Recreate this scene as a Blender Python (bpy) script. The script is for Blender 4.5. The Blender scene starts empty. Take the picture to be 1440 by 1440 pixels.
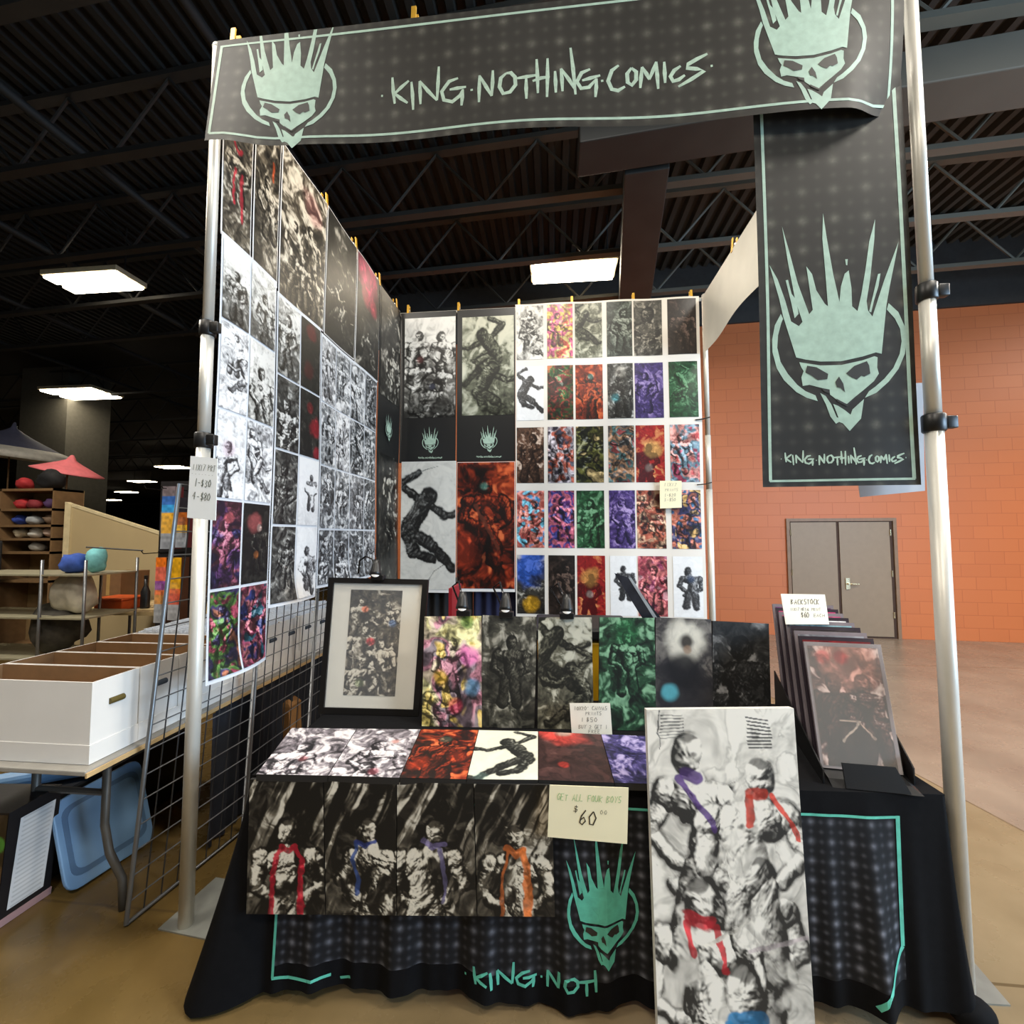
import bpy, bmesh, math, random
import numpy as np
from mathutils import Vector, Matrix, geometry
rnd = random.Random(7)
C = bpy.context.scene.collection
PI = math.pi

# ------------------------------------------------------------------ camera
F, PITCH, YAW, ROLL = 606.37, 0.053710, 0.095084, -0.001622
CAM = np.array([1.57902, -1.79840, 1.66940])
_cp, _sp, _cw, _sw = math.cos(PITCH), math.sin(PITCH), math.cos(YAW), math.sin(YAW)
FWD = np.array([-_sw*_cp, _cw*_cp, _sp])
_r0 = np.array([_cw, _sw, 0.0]); _u0 = np.cross(_r0, FWD)
RGT = _r0*math.cos(ROLL)+_u0*math.sin(ROLL); UPV = -_r0*math.sin(ROLL)+_u0*math.cos(ROLL)

def U(x, y, ax, v):
    """photo measurement -> the point on a real plane of the place"""
    d = (x-720)/F*RGT-(y-720)/F*UPV+FWD
    i = 'xyz'.index(ax)
    return CAM+(v-CAM[i])/d[i]*d

def Upl(x, y, p0, n):
    d = (x-720)/F*RGT-(y-720)/F*UPV+FWD
    n = np.array(n, float)
    return CAM+((np.array(p0)-CAM)@n)/(d@n)*d

# ------------------------------------------------------------------ materials
def lin(c):
    c = np.asarray(c, float)/255.0
    return np.where(c <= 0.04045, c/12.92, ((c+0.055)/1.055)**2.4)

_M = {}
def mat(name, col, rough=.6, metal=0., var=.12, scale=12., bump=0., spec=.5, trans=0., alpha=1., emis=None, es=0., coat=0.):
    if name in _M: return _M[name]
    m = bpy.data.materials.new(name); m.use_nodes = True
    nt = m.node_tree; b = nt.nodes['Principled BSDF']
    l = lin(col)
    tc = nt.nodes.new('ShaderNodeTexCoord')
    nz = nt.nodes.new('ShaderNodeTexNoise'); nz.inputs['Scale'].default_value = scale; nz.inputs['Detail'].default_value = 4
    nt.links.new(tc.outputs['Object'], nz.inputs['Vector'])
    rp = nt.nodes.new('ShaderNodeValToRGB')
    rp.color_ramp.elements[0].position = .3; rp.color_ramp.elements[1].position = .7
    rp.color_ramp.elements[0].color = (*np.clip(l*(1-var), 0, 1), 1); rp.color_ramp.elements[1].color = (*np.clip(l*(1+var), 0, 1), 1)
    nt.links.new(nz.outputs['Fac'], rp.inputs['Fac']); nt.links.new(rp.outputs['Color'], b.inputs['Base Color'])
    b.inputs['Roughness'].default_value = rough; b.inputs['Metallic'].default_value = metal
    b.inputs['Specular IOR Level'].default_value = spec
    b.inputs['Transmission Weight'].default_value = trans; b.inputs['Alpha'].default_value = alpha
    b.inputs['Coat Weight'].default_value = coat
    if emis is not None:
        b.inputs['Emission Color'].default_value = (*lin(emis), 1); b.inputs['Emission Strength'].default_value = es
    if bump:
        bp = nt.nodes.new('ShaderNodeBump'); bp.inputs['Strength'].default_value = bump; bp.inputs['Distance'].default_value = .01
        nt.links.new(nz.outputs['Fac'], bp.inputs['Height']); nt.links.new(bp.outputs['Normal'], b.inputs['Normal'])
    _M[name] = m
    return m

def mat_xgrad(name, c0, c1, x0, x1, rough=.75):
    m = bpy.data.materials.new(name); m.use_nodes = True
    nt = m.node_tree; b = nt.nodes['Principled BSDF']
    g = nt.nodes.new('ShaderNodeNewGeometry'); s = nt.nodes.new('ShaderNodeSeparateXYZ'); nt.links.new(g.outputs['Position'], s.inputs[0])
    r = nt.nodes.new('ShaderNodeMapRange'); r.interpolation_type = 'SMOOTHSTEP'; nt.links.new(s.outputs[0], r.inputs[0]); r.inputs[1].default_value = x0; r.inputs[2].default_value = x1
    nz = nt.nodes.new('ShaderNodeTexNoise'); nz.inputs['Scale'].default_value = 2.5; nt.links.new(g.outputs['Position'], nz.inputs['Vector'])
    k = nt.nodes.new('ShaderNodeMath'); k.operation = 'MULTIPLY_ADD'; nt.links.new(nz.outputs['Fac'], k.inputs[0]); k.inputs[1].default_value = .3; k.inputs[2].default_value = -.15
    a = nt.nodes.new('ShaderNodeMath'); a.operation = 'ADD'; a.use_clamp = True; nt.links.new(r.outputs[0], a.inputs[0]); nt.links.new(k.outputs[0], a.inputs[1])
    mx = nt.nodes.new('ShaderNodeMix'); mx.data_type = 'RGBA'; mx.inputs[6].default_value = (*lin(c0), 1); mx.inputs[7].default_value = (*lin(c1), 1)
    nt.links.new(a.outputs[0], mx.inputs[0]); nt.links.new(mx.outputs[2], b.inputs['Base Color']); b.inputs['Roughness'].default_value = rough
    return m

def mat_print(name, rough, spec=.5, coat=0.):
    m = bpy.data.materials.new(name); m.use_nodes = True
    nt = m.node_tree; b = nt.nodes['Principled BSDF']
    a = nt.nodes.new('ShaderNodeVertexColor'); a.layer_name = 'Col'
    nt.links.new(a.outputs['Color'], b.inputs['Base Color'])
    b.inputs['Roughness'].default_value = rough; b.inputs['Specular IOR Level'].default_value = spec
    b.inputs['Coat Weight'].default_value = coat
    return m

def nodes_of(m):
    m.use_nodes = True
    return m.node_tree, m.node_tree.nodes['Principled BSDF']

def mnode(nt, op, a, b=None):
    n = nt.nodes.new('ShaderNodeMath'); n.operation = op
    for i, v in enumerate((a, b)):
        if v is None: continue
        if isinstance(v, (int, float)): n.inputs[i].default_value = v
        else: nt.links.new(v, n.inputs[i])
    return n.outputs[0]

def mat_dotted(name, base, dot, p, strength, rough=.7):
    """black cloth printed with a grid of faint halftone rosettes"""
    m = bpy.data.materials.new(name); nt, b = nodes_of(m)
    tc = nt.nodes.new('ShaderNodeTexCoord'); sx = nt.nodes.new('ShaderNodeSeparateXYZ')
    nt.links.new(tc.outputs['Object'], sx.inputs[0])
    def dots(per, pw, ph):
        cx = mnode(nt, 'COSINE', mnode(nt, 'ADD', mnode(nt, 'MULTIPLY', sx.outputs[0], 2*PI/per), ph))
        cz = mnode(nt, 'COSINE', mnode(nt, 'ADD', mnode(nt, 'MULTIPLY', sx.outputs[2], 2*PI/per), ph))
        s = mnode(nt, 'MULTIPLY', mnode(nt, 'ADD', mnode(nt, 'ADD', cx, cz), 2.0), .25)
        return mnode(nt, 'POWER', s, pw)
    d = mnode(nt, 'ADD', dots(p, 7, 0.), mnode(nt, 'MULTIPLY', dots(p/2, 5, 0.), .45))
    nz = nt.nodes.new('ShaderNodeTexNoise'); nz.inputs['Scale'].default_value = 2.2; nz.inputs['Detail'].default_value = 2
    nt.links.new(tc.outputs['Object'], nz.inputs['Vector'])
    nf = nt.nodes.new('ShaderNodeTexNoise'); nf.inputs['Scale'].default_value = 90; nt.links.new(tc.outputs['Object'], nf.inputs['Vector'])
    d = mnode(nt, 'MULTIPLY', mnode(nt, 'MULTIPLY', d, nz.outputs['Fac']), mnode(nt, 'ADD', nf.outputs['Fac'], .5))
    d = mnode(nt, 'MULTIPLY', d, strength)
    mx = nt.nodes.new('ShaderNodeMix'); mx.data_type = 'RGBA'
    mx.inputs[6].default_value = (*lin(base), 1); mx.inputs[7].default_value = (*lin(dot), 1)
    nt.links.new(d, mx.inputs[0]); nt.links.new(mx.outputs[2], b.inputs['Base Color'])
    b.inputs['Roughness'].default_value = rough; b.inputs['Specular IOR Level'].default_value = .3
    return m

# ------------------------------------------------------------------ object helpers
_W = {}
def obj(name, verts, faces, material, parent=None, smooth=False, mi=None, bevel=0.):
    verts = np.asarray(verts, float).reshape(-1, 3)
    w = np.zeros(3)
    if parent is not None: w = _W[parent.name]
    me = bpy.data.meshes.new(name)
    me.from_pydata((verts-w).tolist(), [], faces)
    ms = material if isinstance(material, (list, tuple)) else [material]
    for x in ms: me.materials.append(x)
    if mi is not None: me.polygons.foreach_set('material_index', mi)
    if smooth: me.polygons.foreach_set('use_smooth', [True]*len(me.polygons))
    me.update()
    o = bpy.data.objects.new(name, me); C.objects.link(o)
    if parent is not None: o.parent = parent
    _W[o.name] = w
    if bevel:
        md = o.modifiers.new('bevel', 'BEVEL'); md.width = bevel; md.segments = 2; md.limit_method = 'ANGLE'
    return o

def tag(o, label, cat, group=None, kind=None):
    o['label'] = label; o['category'] = cat
    if group: o['group'] = group
    if kind: o['kind'] = kind
    return o

def thing(name, loc, label, cat, group=None):
    o = bpy.data.objects.new(name, None); C.objects.link(o)
    o.location = [float(q) for q in loc]; o.empty_display_size = .1; _W[o.name] = np.array([float(q) for q in loc])
    return tag(o, label, cat, group)

def struct(o):
    o['kind'] = 'structure'; return o

class MB:
    def __init__(s): s.v = []; s.f = []; s.m = []; s.sm = False
    def _add(s, vs, fs, mi=0):
        n = len(s.v); s.v += [tuple(map(float, q)) for q in vs]
        s.f += [[i+n for i in f] for f in fs]; s.m += [mi]*len(fs); return s
    def hexa(s, p, mi=0):   # 8 corners: bottom 4 ccw, top 4 ccw
        return s._add(p, [[3, 2, 1, 0], [4, 5, 6, 7], [0, 1, 5, 4], [1, 2, 6, 5], [2, 3, 7, 6], [3, 0, 4, 7]], mi)
    def box(s, x0, y0, z0, x1, y1, z1, mi=0):
        return s.hexa([(x0, y0, z0), (x1, y0, z0), (x1, y1, z0), (x0, y1, z0), (x0, y0, z1), (x1, y0, z1), (x1, y1, z1), (x0, y1, z1)], mi)
    def obox(s, c, ex, ey, ez, mi=0):   # oriented box: centre and half-axis vectors
        c, ex, ey, ez = [np.array(q, float) for q in (c, ex, ey, ez)]
        P = [c+a*ex+b*ey+d*ez for d in (-1, 1) for a, b in ((-1, -1), (1, -1), (1, 1), (-1, 1))]
        return s.hexa(P, mi)
    def slab(s, q, n, t, mi=0):   # quad q (4 pts) thickened by t along -n
        q = [np.array(k, float) for k in q]; n = np.array(n, float); n = n/np.linalg.norm(n)
        return s.hexa([k-n*t for k in q]+q, mi)
    def tube(s, pts, r, n=10, mi=0, cap=True):
        pts = [np.array(p, float) for p in pts]; rs = r if isinstance(r, (list, tuple)) else [r]*len(pts)
        base = len(s.v); prev = None
        for i, p in enumerate(pts):
            t = pts[min(i+1, len(pts)-1)]-pts[max(i-1, 0)]; t = t/(np.linalg.norm(t)+1e-12)
            if prev is None:
                a = np.array([0, 0, 1.]) if abs(t[2]) < .9 else np.array([1., 0, 0])
                e = np.cross(t, a)
            else: e = prev-t*(prev@t)
            e = e/(np.linalg.norm(e)+1e-12); prev = e; g = np.cross(t, e)
            for k in range(n):
                an = 2*PI*k/n; s.v.append(tuple(p+rs[i]*(math.cos(an)*e+math.sin(an)*g)))
        for i in range(len(pts)-1):
            for k in range(n):
                a = base+i*n+k; b_ = base+i*n+(k+1) % n
                s.f.append([a, b_, b_+n, a+n]); s.m.append(mi)
        if cap:
            s.f.append([base+k for k in range(n)][::-1]); s.m.append(mi)
            e0 = base+(len(pts)-1)*n
            s.f.append([e0+k for k in range(n)]); s.m.append(mi)
        return s
    def lathe(s, prof, c, n=24, mi=0, axis=(0, 0, 1)):
        ax = Vector(axis).normalized(); q = Vector((0, 0, 1)).rotation_difference(ax)
        base = len(s.v); c = Vector([float(t) for t in c])
        for r, z in prof:
            for k in range(n):
                an = 2*PI*k/n
                s.v.append(tuple(c+q @ Vector((r*math.cos(an), r*math.sin(an), z))))
        for i in range(len(prof)-1):
            for k in range(n):
                a = base+i*n+k; b_ = base+i*n+(k+1) % n
                s.f.append([a, b_, b_+n, a+n]); s.m.append(mi)
        return s
    def fan(s, pts, mi=0):
        n = len(s.v); s.v += [tuple(map(float, q)) for q in pts]; s.f.append(list(range(n, n+len(pts)))); s.m.append(mi); return s
    def ball(s, c, r, n=10, mi=0):
        c = np.array(c, float); r = np.array(r if hasattr(r, '__len__') else (r, r, r), float)
        base = len(s.v)
        for i in range(n+1):
            th = PI*i/n
            for k in range(2*n):
                an = PI*k/n
                s.v.append(tuple(c+r*np.array([math.sin(th)*math.cos(an), math.sin(th)*math.sin(an), math.cos(th)])))
        for i in range(n):
            for k in range(2*n):
                a = base+i*2*n+k; b_ = base+i*2*n+(k+1) % (2*n)
                s.f.append([a, b_, b_+2*n, a+2*n]); s.m.append(mi)
        return s
    def out(s, name, material, parent=None, smooth=False, bevel=0.):
        return obj(name, s.v, s.f, material, parent, smooth, s.m if isinstance(material, (list, tuple)) else None, bevel)

# ------------------------------------------------------------------ painted surfaces (vertex colours)
def _hash(xi, yi, seed):
    with np.errstate(over='ignore'):
        h = (xi.astype(np.uint32)*np.uint32(374761393)+yi.astype(np.uint32)*np.uint32(668265263)+np.uint32((seed*1274126177) & 0xffffffff))
        h = (h ^ (h >> np.uint32(13)))*np.uint32(1274126177)
        h = h ^ (h >> np.uint32(16))
    return h.astype(np.float64)/4294967295.0

def vn(x, y, seed):
    x = x+1000.0; y = y+1000.0
    xi = np.floor(x).astype(np.int64); yi = np.floor(y).astype(np.int64)
    fx = x-xi; fy = y-yi
    fx = fx*fx*(3-2*fx); fy = fy*fy*(3-2*fy)
    a = _hash(xi, yi, seed); b = _hash(xi+1, yi, seed); c = _hash(xi, yi+1, seed); d = _hash(xi+1, yi+1, seed)
    return (a*(1-fx)+b*fx)*(1-fy)+(c*(1-fx)+d*fx)*fy

def fbm(x, y, seed, o=4):
    s = 0; a = .5; t = 0
    for i in range(o):
        s = s+a*vn(x, y, seed+i*17); t += a; a *= .55; x = x*2.03; y = y*2.03
    return s/t

def sst(a, b, x):
    t = np.clip((x-a)/(b-a), 0, 1); return t*t*(3-2*t)

def capd(X, Y, x0, y0, x1, y1):
    dx, dy = x1-x0, y1-y0; L = dx*dx+dy*dy+1e-12
    t = np.clip(((X-x0)*dx+(Y-y0)*dy)/L, 0, 1)
    return np.hypot(X-x0-t*dx, Y-y0-t*dy)

POSES = {
 'stand': [(0, 0, 0, .3, .82), (0, .9, 0, 1.6, .5), (-.9, 2.4, .9, 2.4, 1.05), (0, 3.2, 0, 5.2, 1.05), (-2.1, 2.1, -2.2, 2.2, .85), (2.1, 2.1, 2.2, 2.2, .85),
           (-2.4, 2.4, -2.7, 4.2, .6), (-2.7, 4.2, -1.3, 5.2, .45), (-1.2, 5.2, -1., 5.2, .5), (2.4, 2.4, 2.8, 4.2, .6), (2.8, 4.2, 1.5, 5.1, .45), (1.3, 5.1, 1.2, 5.1, .5),
           (-.7, 5.6, -1.1, 9.5, .85), (.7, 5.6, 1.1, 9.5, .85)],
 'lean': [(0, 0, .1, .25, .85), (-.3, .9, -.7, 1.7, .5), (-1.6, 2.5, .2, 2.3, 1.1), (-1.2, 3.3, -.9, 5.4, 1.1), (-2.9, 2.3, -3, 2.4, .9), (1.3, 2.2, 1.5, 2.2, .8),
          (-3.1, 2.6, -3.4, 4.6, .65), (-3.4, 4.6, -1.4, 5.9, .5), (-1.4, 5.9, 1.0, 6.6, .42), (1.6, 2.4, 2.4, 4.0, .6), (2.4, 4., 1., 5.2, .45), (1., 5.2, .9, 5.3, .5),
          (-1.4, 5.8, -2., 9.5, .9), (-.2, 5.8, .6, 9.5, .9)],
 'leap': [(0, 0, .15, .1, .8), (-.6, .8, -1.9, 3.0, 1.05), (-1.9, 3., -2.4, 3.9, .85), (-.9, .6, -3.2, -1.5, .42), (-3.2, -1.5, -1., -2.6, .33), (.2, 1.1, 2.2, 2.2, .42), (2.2, 2.2, 4.4, 1.6, .34),
          (-2.2, 3.8, .6, 5.6, .72), (.6, 5.6, 2.9, 8., .5), (2.9, 8., 3.8, 7.9, .33), (-2.5, 4., -1.6, 6.4, .68), (-1.6, 6.4, .6, 7.0, .45)],
}

def art(nx, ny, asp, seed, ramp, base=.45, grad=0., streak=0., sfreq=9, sang=.42, figs=(), acc=(), hues=None, hf=2.5, det=.6, dens=5., blobs=(), lines=.5, soft=False):
    u = np.linspace(0, 1, nx); v = np.linspace(0, asp, ny)
    X, Y = np.meshgrid(u, v)
    wx = fbm(X*2.3+seed, Y*2.3, seed, 3)-.5; wy = fbm(X*2.3, Y*2.3+seed, seed+5, 3)-.5
    n1 = fbm((X+wx*.55)*dens, (Y+wy*.55)*dens, seed+11, 4)
    ridge = 1-np.abs(2*n1-1)
    n2 = fbm((X+wx*.3)*dens*2.7, (Y+wy*.3)*dens*2.7, seed+23, 3)
    r2 = (1-np.abs(2*n2-1))
    val = base+grad*(.5-Y/asp)+det*((n1-.5)*1.5+(n2-.5)*.9)
    val = val-lines*np.maximum(ridge-.86, 0)*5*.6
    if streak:
        ca, sa = math.cos(sang), math.sin(sang)
        xs = X*ca+Y*sa; ys = -X*sa+Y*ca
        st = fbm(xs*sfreq+wx*1.2, ys*1.3, seed+31, 3)
        val = val+streak*(sst(.52, .72, st)-.25)*(1.15-.75*Y/asp)
    fx = fbm(X*9+3, Y*9, seed+41, 3)-.5; fy = fbm(X*9, Y*9+5, seed+43, 3)-.5
    xr = X*math.cos(.5)+Y*math.sin(.5); yr = -X*math.sin(.5)+Y*math.cos(.5)
    brk = fbm(X*4.5, Y*4.5, seed+47, 3)
    for fi, (cx, cy, s, pose, tone) in enumerate(figs):
        flip = 1 if (seed+fi) % 2 else -1
        lx = flip*(X-cx)/s; ly = (Y-cy)/s
        lx0, ly0 = lx, ly
        lx = lx+wx*.45+fx*.55; ly = ly+wy*.4+fy*.5
        H = np.zeros_like(X); dm = np.full_like(X, 9.)
        for k, (x0, y0, x1, y1, r) in enumerate(POSES[pose]):
            if k == 0: d = capd(lx0+fx*.35, (ly0+fy*.3)*.86, x0, y0, x1, y1)
            else: d = capd(lx, ly, x0, y0, x1, y1)
            if k == 0: dh = d-r
            H = np.maximum(H, r*np.sqrt(np.clip(1-(d/r)**2, 0, None))); dm = np.minimum(dm, d-r)
        H = H*(.84+.32*n2)+.12*n1
        gy, gx = np.gradient(H, asp/(ny-1)/s, 1/(nx-1)/s)
        nl = np.sqrt(gx*gx+gy*gy+.8)
        sh = np.clip((.5*gx*flip+.6*gy+.62)/nl, 0, 1)
        han = (X*math.cos(.6+fi)+Y*math.sin(.6+fi))*(26/s*.12)+wx*7+fx*3
        hat = sst(.15, .75, np.sin(han*2*PI/1.6)*.5+.5)
        n4 = fbm(xr*34+wx*5, yr*8, seed+91+fi, 3)
        fv = tone*(.02+1.2*sh)+.34*(n2-.5)+.5*(n4-.5)-.3*np.maximum(r2-.82, 0)*4
        fv = fv-.22*hat*np.clip(1-np.abs(2*fv-.7), 0, 1)
        hd = sst(.1, -.1, dh)
        hair = hd*sst(-.15, -.45, ly0+fy*.9+.35*np.abs(lx0))
        fv = fv*(1-.72*hair)
        eye = np.maximum(sst(.2, .05, np.hypot((lx0-.34)*.75, ly0-.12)), sst(.2, .05, np.hypot((lx0+.34)*.75, ly0-.12)))*hd
        fv = fv-.5*eye-.3*hd*sst(.16, .04, np.hypot(lx0*.5, ly0-.62))
        fv = fv*(1-.45*sst(4.2, 8.5, ly0))
        px = 1.2/(nx*s)
        m = sst(px+.03, -px-.03, dm)*np.maximum(sst(.3, .44, brk) if tone > .5 else 1., hd)
        val = val*(1-m)+fv*m
        edge = sst(.2, .03, np.abs(dm))*sst(.36, .55, brk+fx*.4)
        val = val-edge*.4
        rim = sst(.5, .1, dm)*sst(-.02, .05, dm)*sst(.5, .62, n1)
        val = val-.22*rim*(1 if base > .5 else -1)
    val = np.clip(val, 0, 1)
    if not soft: val = val*.45+.55*sst(.12, .88, val)
    ramp = [lin(c) for c in ramp]
    t = val[..., None]
    if len(ramp) == 2: col = ramp[0]*(1-t)+ramp[1]*t
    else: col = np.where(t < .5, ramp[0]*(1-2*t)+ramp[1]*2*t, ramp[1]*(2-2*t)+ramp[2]*(2*t-1))
    if hues:
        k = len(hues); hn = np.clip((fbm(X*hf+wx, Y*hf+wy, seed+77, 2)-.22)/.56, 0, .999)*(k-1)
        i0 = np.floor(hn).astype(int); f = sst(.25, .75, hn-i0)[..., None]
        hl = np.array([lin(c) for c in hues]+[lin(hues[-1])])
        hc = hl[i0]*(1-f)+hl[np.minimum(i0+1, k-1)]*f
        col = (hc*.86+.14*hc.mean(-1, keepdims=True))*(.06+1.4*t**1.3)+np.maximum(t-.78, 0)*.9
    for (bx, by, br, bc, bs) in blobs:
        d = np.hypot(X-bx, Y-by)+wx*br*.9
        m = (sst(br, br*.45, d)*bs)[..., None]
        col = col*(1-m)+m*lin(bc)*(.3+1.05*t)
    for (pl, r, ac) in acc:
        d = np.full_like(X, 9.)
        for (a, b) in zip(pl[:-1], pl[1:]): d = np.minimum(d, capd(X+wx*.12+(n1-.5)*.08, Y+wy*.1, a[0], a[1], b[0], b[1]))
        m = sst(r, r*.7, d+(n2-.5)*r*.9)[..., None]
        col = col*(1-m*.92)+m*.92*lin(ac)*(.25+1.5*np.clip(n2-.1, 0, 1)[..., None]*(.5+t))
    return np.clip(col*.88, 0, 1)

def painted(name, pos, rgb, material, parent=None, smooth=True):
    """pos: (ny,nx,3) grid, rgb: (ny,nx,3) linear"""
    ny, nx = pos.shape[:2]
    w = _W[parent.name] if parent is not None else np.zeros(3)
    vs = (pos-w).reshape(-1, 3).astype(np.float32)
    i = np.arange((ny-1)*(nx-1)); r = i//(nx-1); c = i % (nx-1); a = r*nx+c
    q = np.stack([a, a+nx, a+nx+1, a+1], 1).astype(np.int32)
    me = bpy.data.meshes.new(name)
    me.vertices.add(len(vs)); me.vertices.foreach_set('co', vs.ravel())
    me.loops.add(q.size); me.loops.foreach_set('vertex_index', q.ravel())
    me.polygons.add(len(q)); me.polygons.foreach_set('loop_start', np.arange(0, q.size, 4, dtype=np.int32))
    me.update(calc_edges=True)
    me.polygons.foreach_set('use_smooth', [smooth]*len(q))
    ca = me.color_attributes.new('Col', 'BYTE_COLOR', 'POINT')
    al = np.ones((len(vs), 4), np.float32); al[:, :3] = rgb.reshape(-1, 3)
    ca.data.foreach_set('color', al.ravel())
    me.materials.append(material)
    o = bpy.data.objects.new(name, me); C.objects.link(o)
    if parent is not None: o.parent = parent
    _W[o.name] = w
    return o

def bilin(p00, p10, p01, p11, nx, ny):
    """grid: p00 top-left, p10 top-right, p01 bottom-left, p11 bottom-right"""
    u = np.linspace(0, 1, nx)[None, :, None]; v = np.linspace(0, 1, ny)[:, None, None]
    p = [np.array(k, float) for k in (p00, p10, p01, p11)]
    return (p[0]*(1-u)+p[1]*u)*(1-v)+(p[2]*(1-u)+p[3]*u)*v

# ------------------------------------------------------------------ flat printed marks (emblem, lettering) laid on cloth
def marks(polys, fn, g=.04, ztop=None):
    """polys: 2D outlines in surface coordinates -> list of verts/faces mapped by fn(a,b)"""
    V, Fc = [], []
    for poly in polys:
        tris = geometry.tessellate_polygon([[Vector((p[0], p[1], 0)) for p in poly]])
        bm = bmesh.new(); vs = [bm.verts.new((p[0], p[1], 0)) for p in poly]
        for t in tris:
            try: bm.faces.new([vs[i] for i in t])
            except ValueError: pass
        xs = [p[0] for p in poly]; ys = [p[1] for p in poly]
        for ax, lo, hi in ((0, min(xs), max(xs)), (1, min(ys), max(ys))):
            k = math.ceil(lo/g)
            while k*g < hi:
                co = (k*g, 0, 0) if ax == 0 else (0, k*g, 0); no = (1, 0, 0) if ax == 0 else (0, 1, 0)
                bmesh.ops.bisect_plane(bm, geom=bm.verts[:]+bm.edges[:]+bm.faces[:], plane_co=co, plane_no=no); k += 1
        if ztop is not None:
            bmesh.ops.bisect_plane(bm, geom=bm.verts[:]+bm.edges[:]+bm.faces[:], plane_co=(0, ztop, 0), plane_no=(0, 1, 0), clear_outer=True)
        bmesh.ops.recalc_face_normals(bm, faces=bm.faces)
        bm.verts.index_update(); n = len(V)
        V += [fn(v.co.x, v.co.y) for v in bm.verts]
        for f in bm.faces:
            idx = [v.index+n for v in f.verts]
            Fc.append(idx)
        bm.free()
    return V, Fc

def ribbon(pts, w, taper=.5):
    """outline of a brush stroke"""
    P = [np.array(p, float) for p in pts]; L = []; R = []
    n = len(P)
    for i, p in enumerate(P):
        t = P[min(i+1, n-1)]-P[max(i-1, 0)]; t = t/(np.linalg.norm(t)+1e-9); m = np.array([-t[1], t[0]])
        k = w*.5*(taper if i in (0, n-1) else 1.)
        L.append(p+m*k); R.append(p-m*k)
    return [[L[i], L[i+1], R[i+1], R[i]] for i in range(n-1)]

CROWN = [(283,752),(250,640),(222,545),(205,460),(160,290),(200,365),(235,470),(262,575),(300,600),(318,580),(285,470),(255,290),(230,105),(262,230),(300,390),(330,480),(352,545),(370,525),(355,400),(345,310),(372,350),(390,430),(430,500),(444,512),(437,350),(428,180),(436,55),(450,180),(475,360),(492,450),(500,495),(510,420),(530,360),(550,345),(560,430),(560,520),(585,545),(605,470),(630,350),(655,210),(688,105),(680,200),(650,400),(630,500),(635,545),(655,575),(690,480),(720,400),(796,222),(780,290),(745,430),(725,520),(708,640),(692,756),(665,748),(600,765),(500,782),(400,778),(330,765)]
FACE = [(298,776),(400,797),(500,800),(600,783),(658,766),(672,772),(668,820),(675,850),(650,885),(600,925),(560,955),(520,988),(480,972),(442,940),(440,915),(400,905),(345,888),(312,892),(306,850),(318,820),(306,800)]
EYES = [[(335,795),(380,805),(435,840),(430,865),(385,868),(352,842),(326,828)], [(520,842),(560,808),(620,788),(630,810),(634,848),(604,862),(592,856),(570,874),(545,862)], [(486,855),(505,890),(512,932),(492,910),(474,906),(468,880)],
        [(400,905),(440,918),(440,935),(415,925)], [(470,960),(520,990),(560,955),(545,975),(520,1000),(475,975)]]
JAW = [(395,930),(420,945),(445,985),(470,1050),(478,1052),(455,985),(478,995),(510,1018),(535,1040),(545,1015),(600,968),(583,1060),(528,1117),(498,1080),(480,1072),(465,1080),(440,1045),(420,985)]
RINGL = [(212,535),(180,590),(165,660),(165,720),(185,800),(220,860),(280,920),(330,950),(382,968),(372,940),(325,918),(285,885),(240,830),(205,770),(190,700),(195,640),(212,582),(222,560)]
RINGR = [(735,515),(780,560),(808,630),(815,690),(803,760),(770,830),(720,890),(660,940),(605,962),(625,932),(655,912),(700,875),(745,825),(778,760),(790,700),(785,640),(762,590),(725,545)]
FLECK = [[(240,372),(252,370),(268,440),(290,470),(300,540),(280,560),(262,470)], [(690,372),(702,370),(690,430),(665,500),(650,555),(640,550),(660,480)], [(535,290),(548,290),(544,320),(538,318)]]

def emblem(fn, sc, ox, oz, ztop=None, g=.04, sz=None):
    """crowned skull in a broken ring; drawn in units where the tip is at (488,55)-(528,1117)"""
    tr = lambda P: [((x-488)*sc+ox, (590-y)*(sz or sc)+oz) for x, y in P]
    v1, f1 = marks([tr(p) for p in [CROWN, FACE, JAW, RINGL, RINGR]+FLECK], fn, g, ztop)
    v2, f2 = marks([tr(p) for p in EYES], lambda a, b: fn(a, b, 2.), g, ztop)
    return v1, f1, v2, f2

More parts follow.
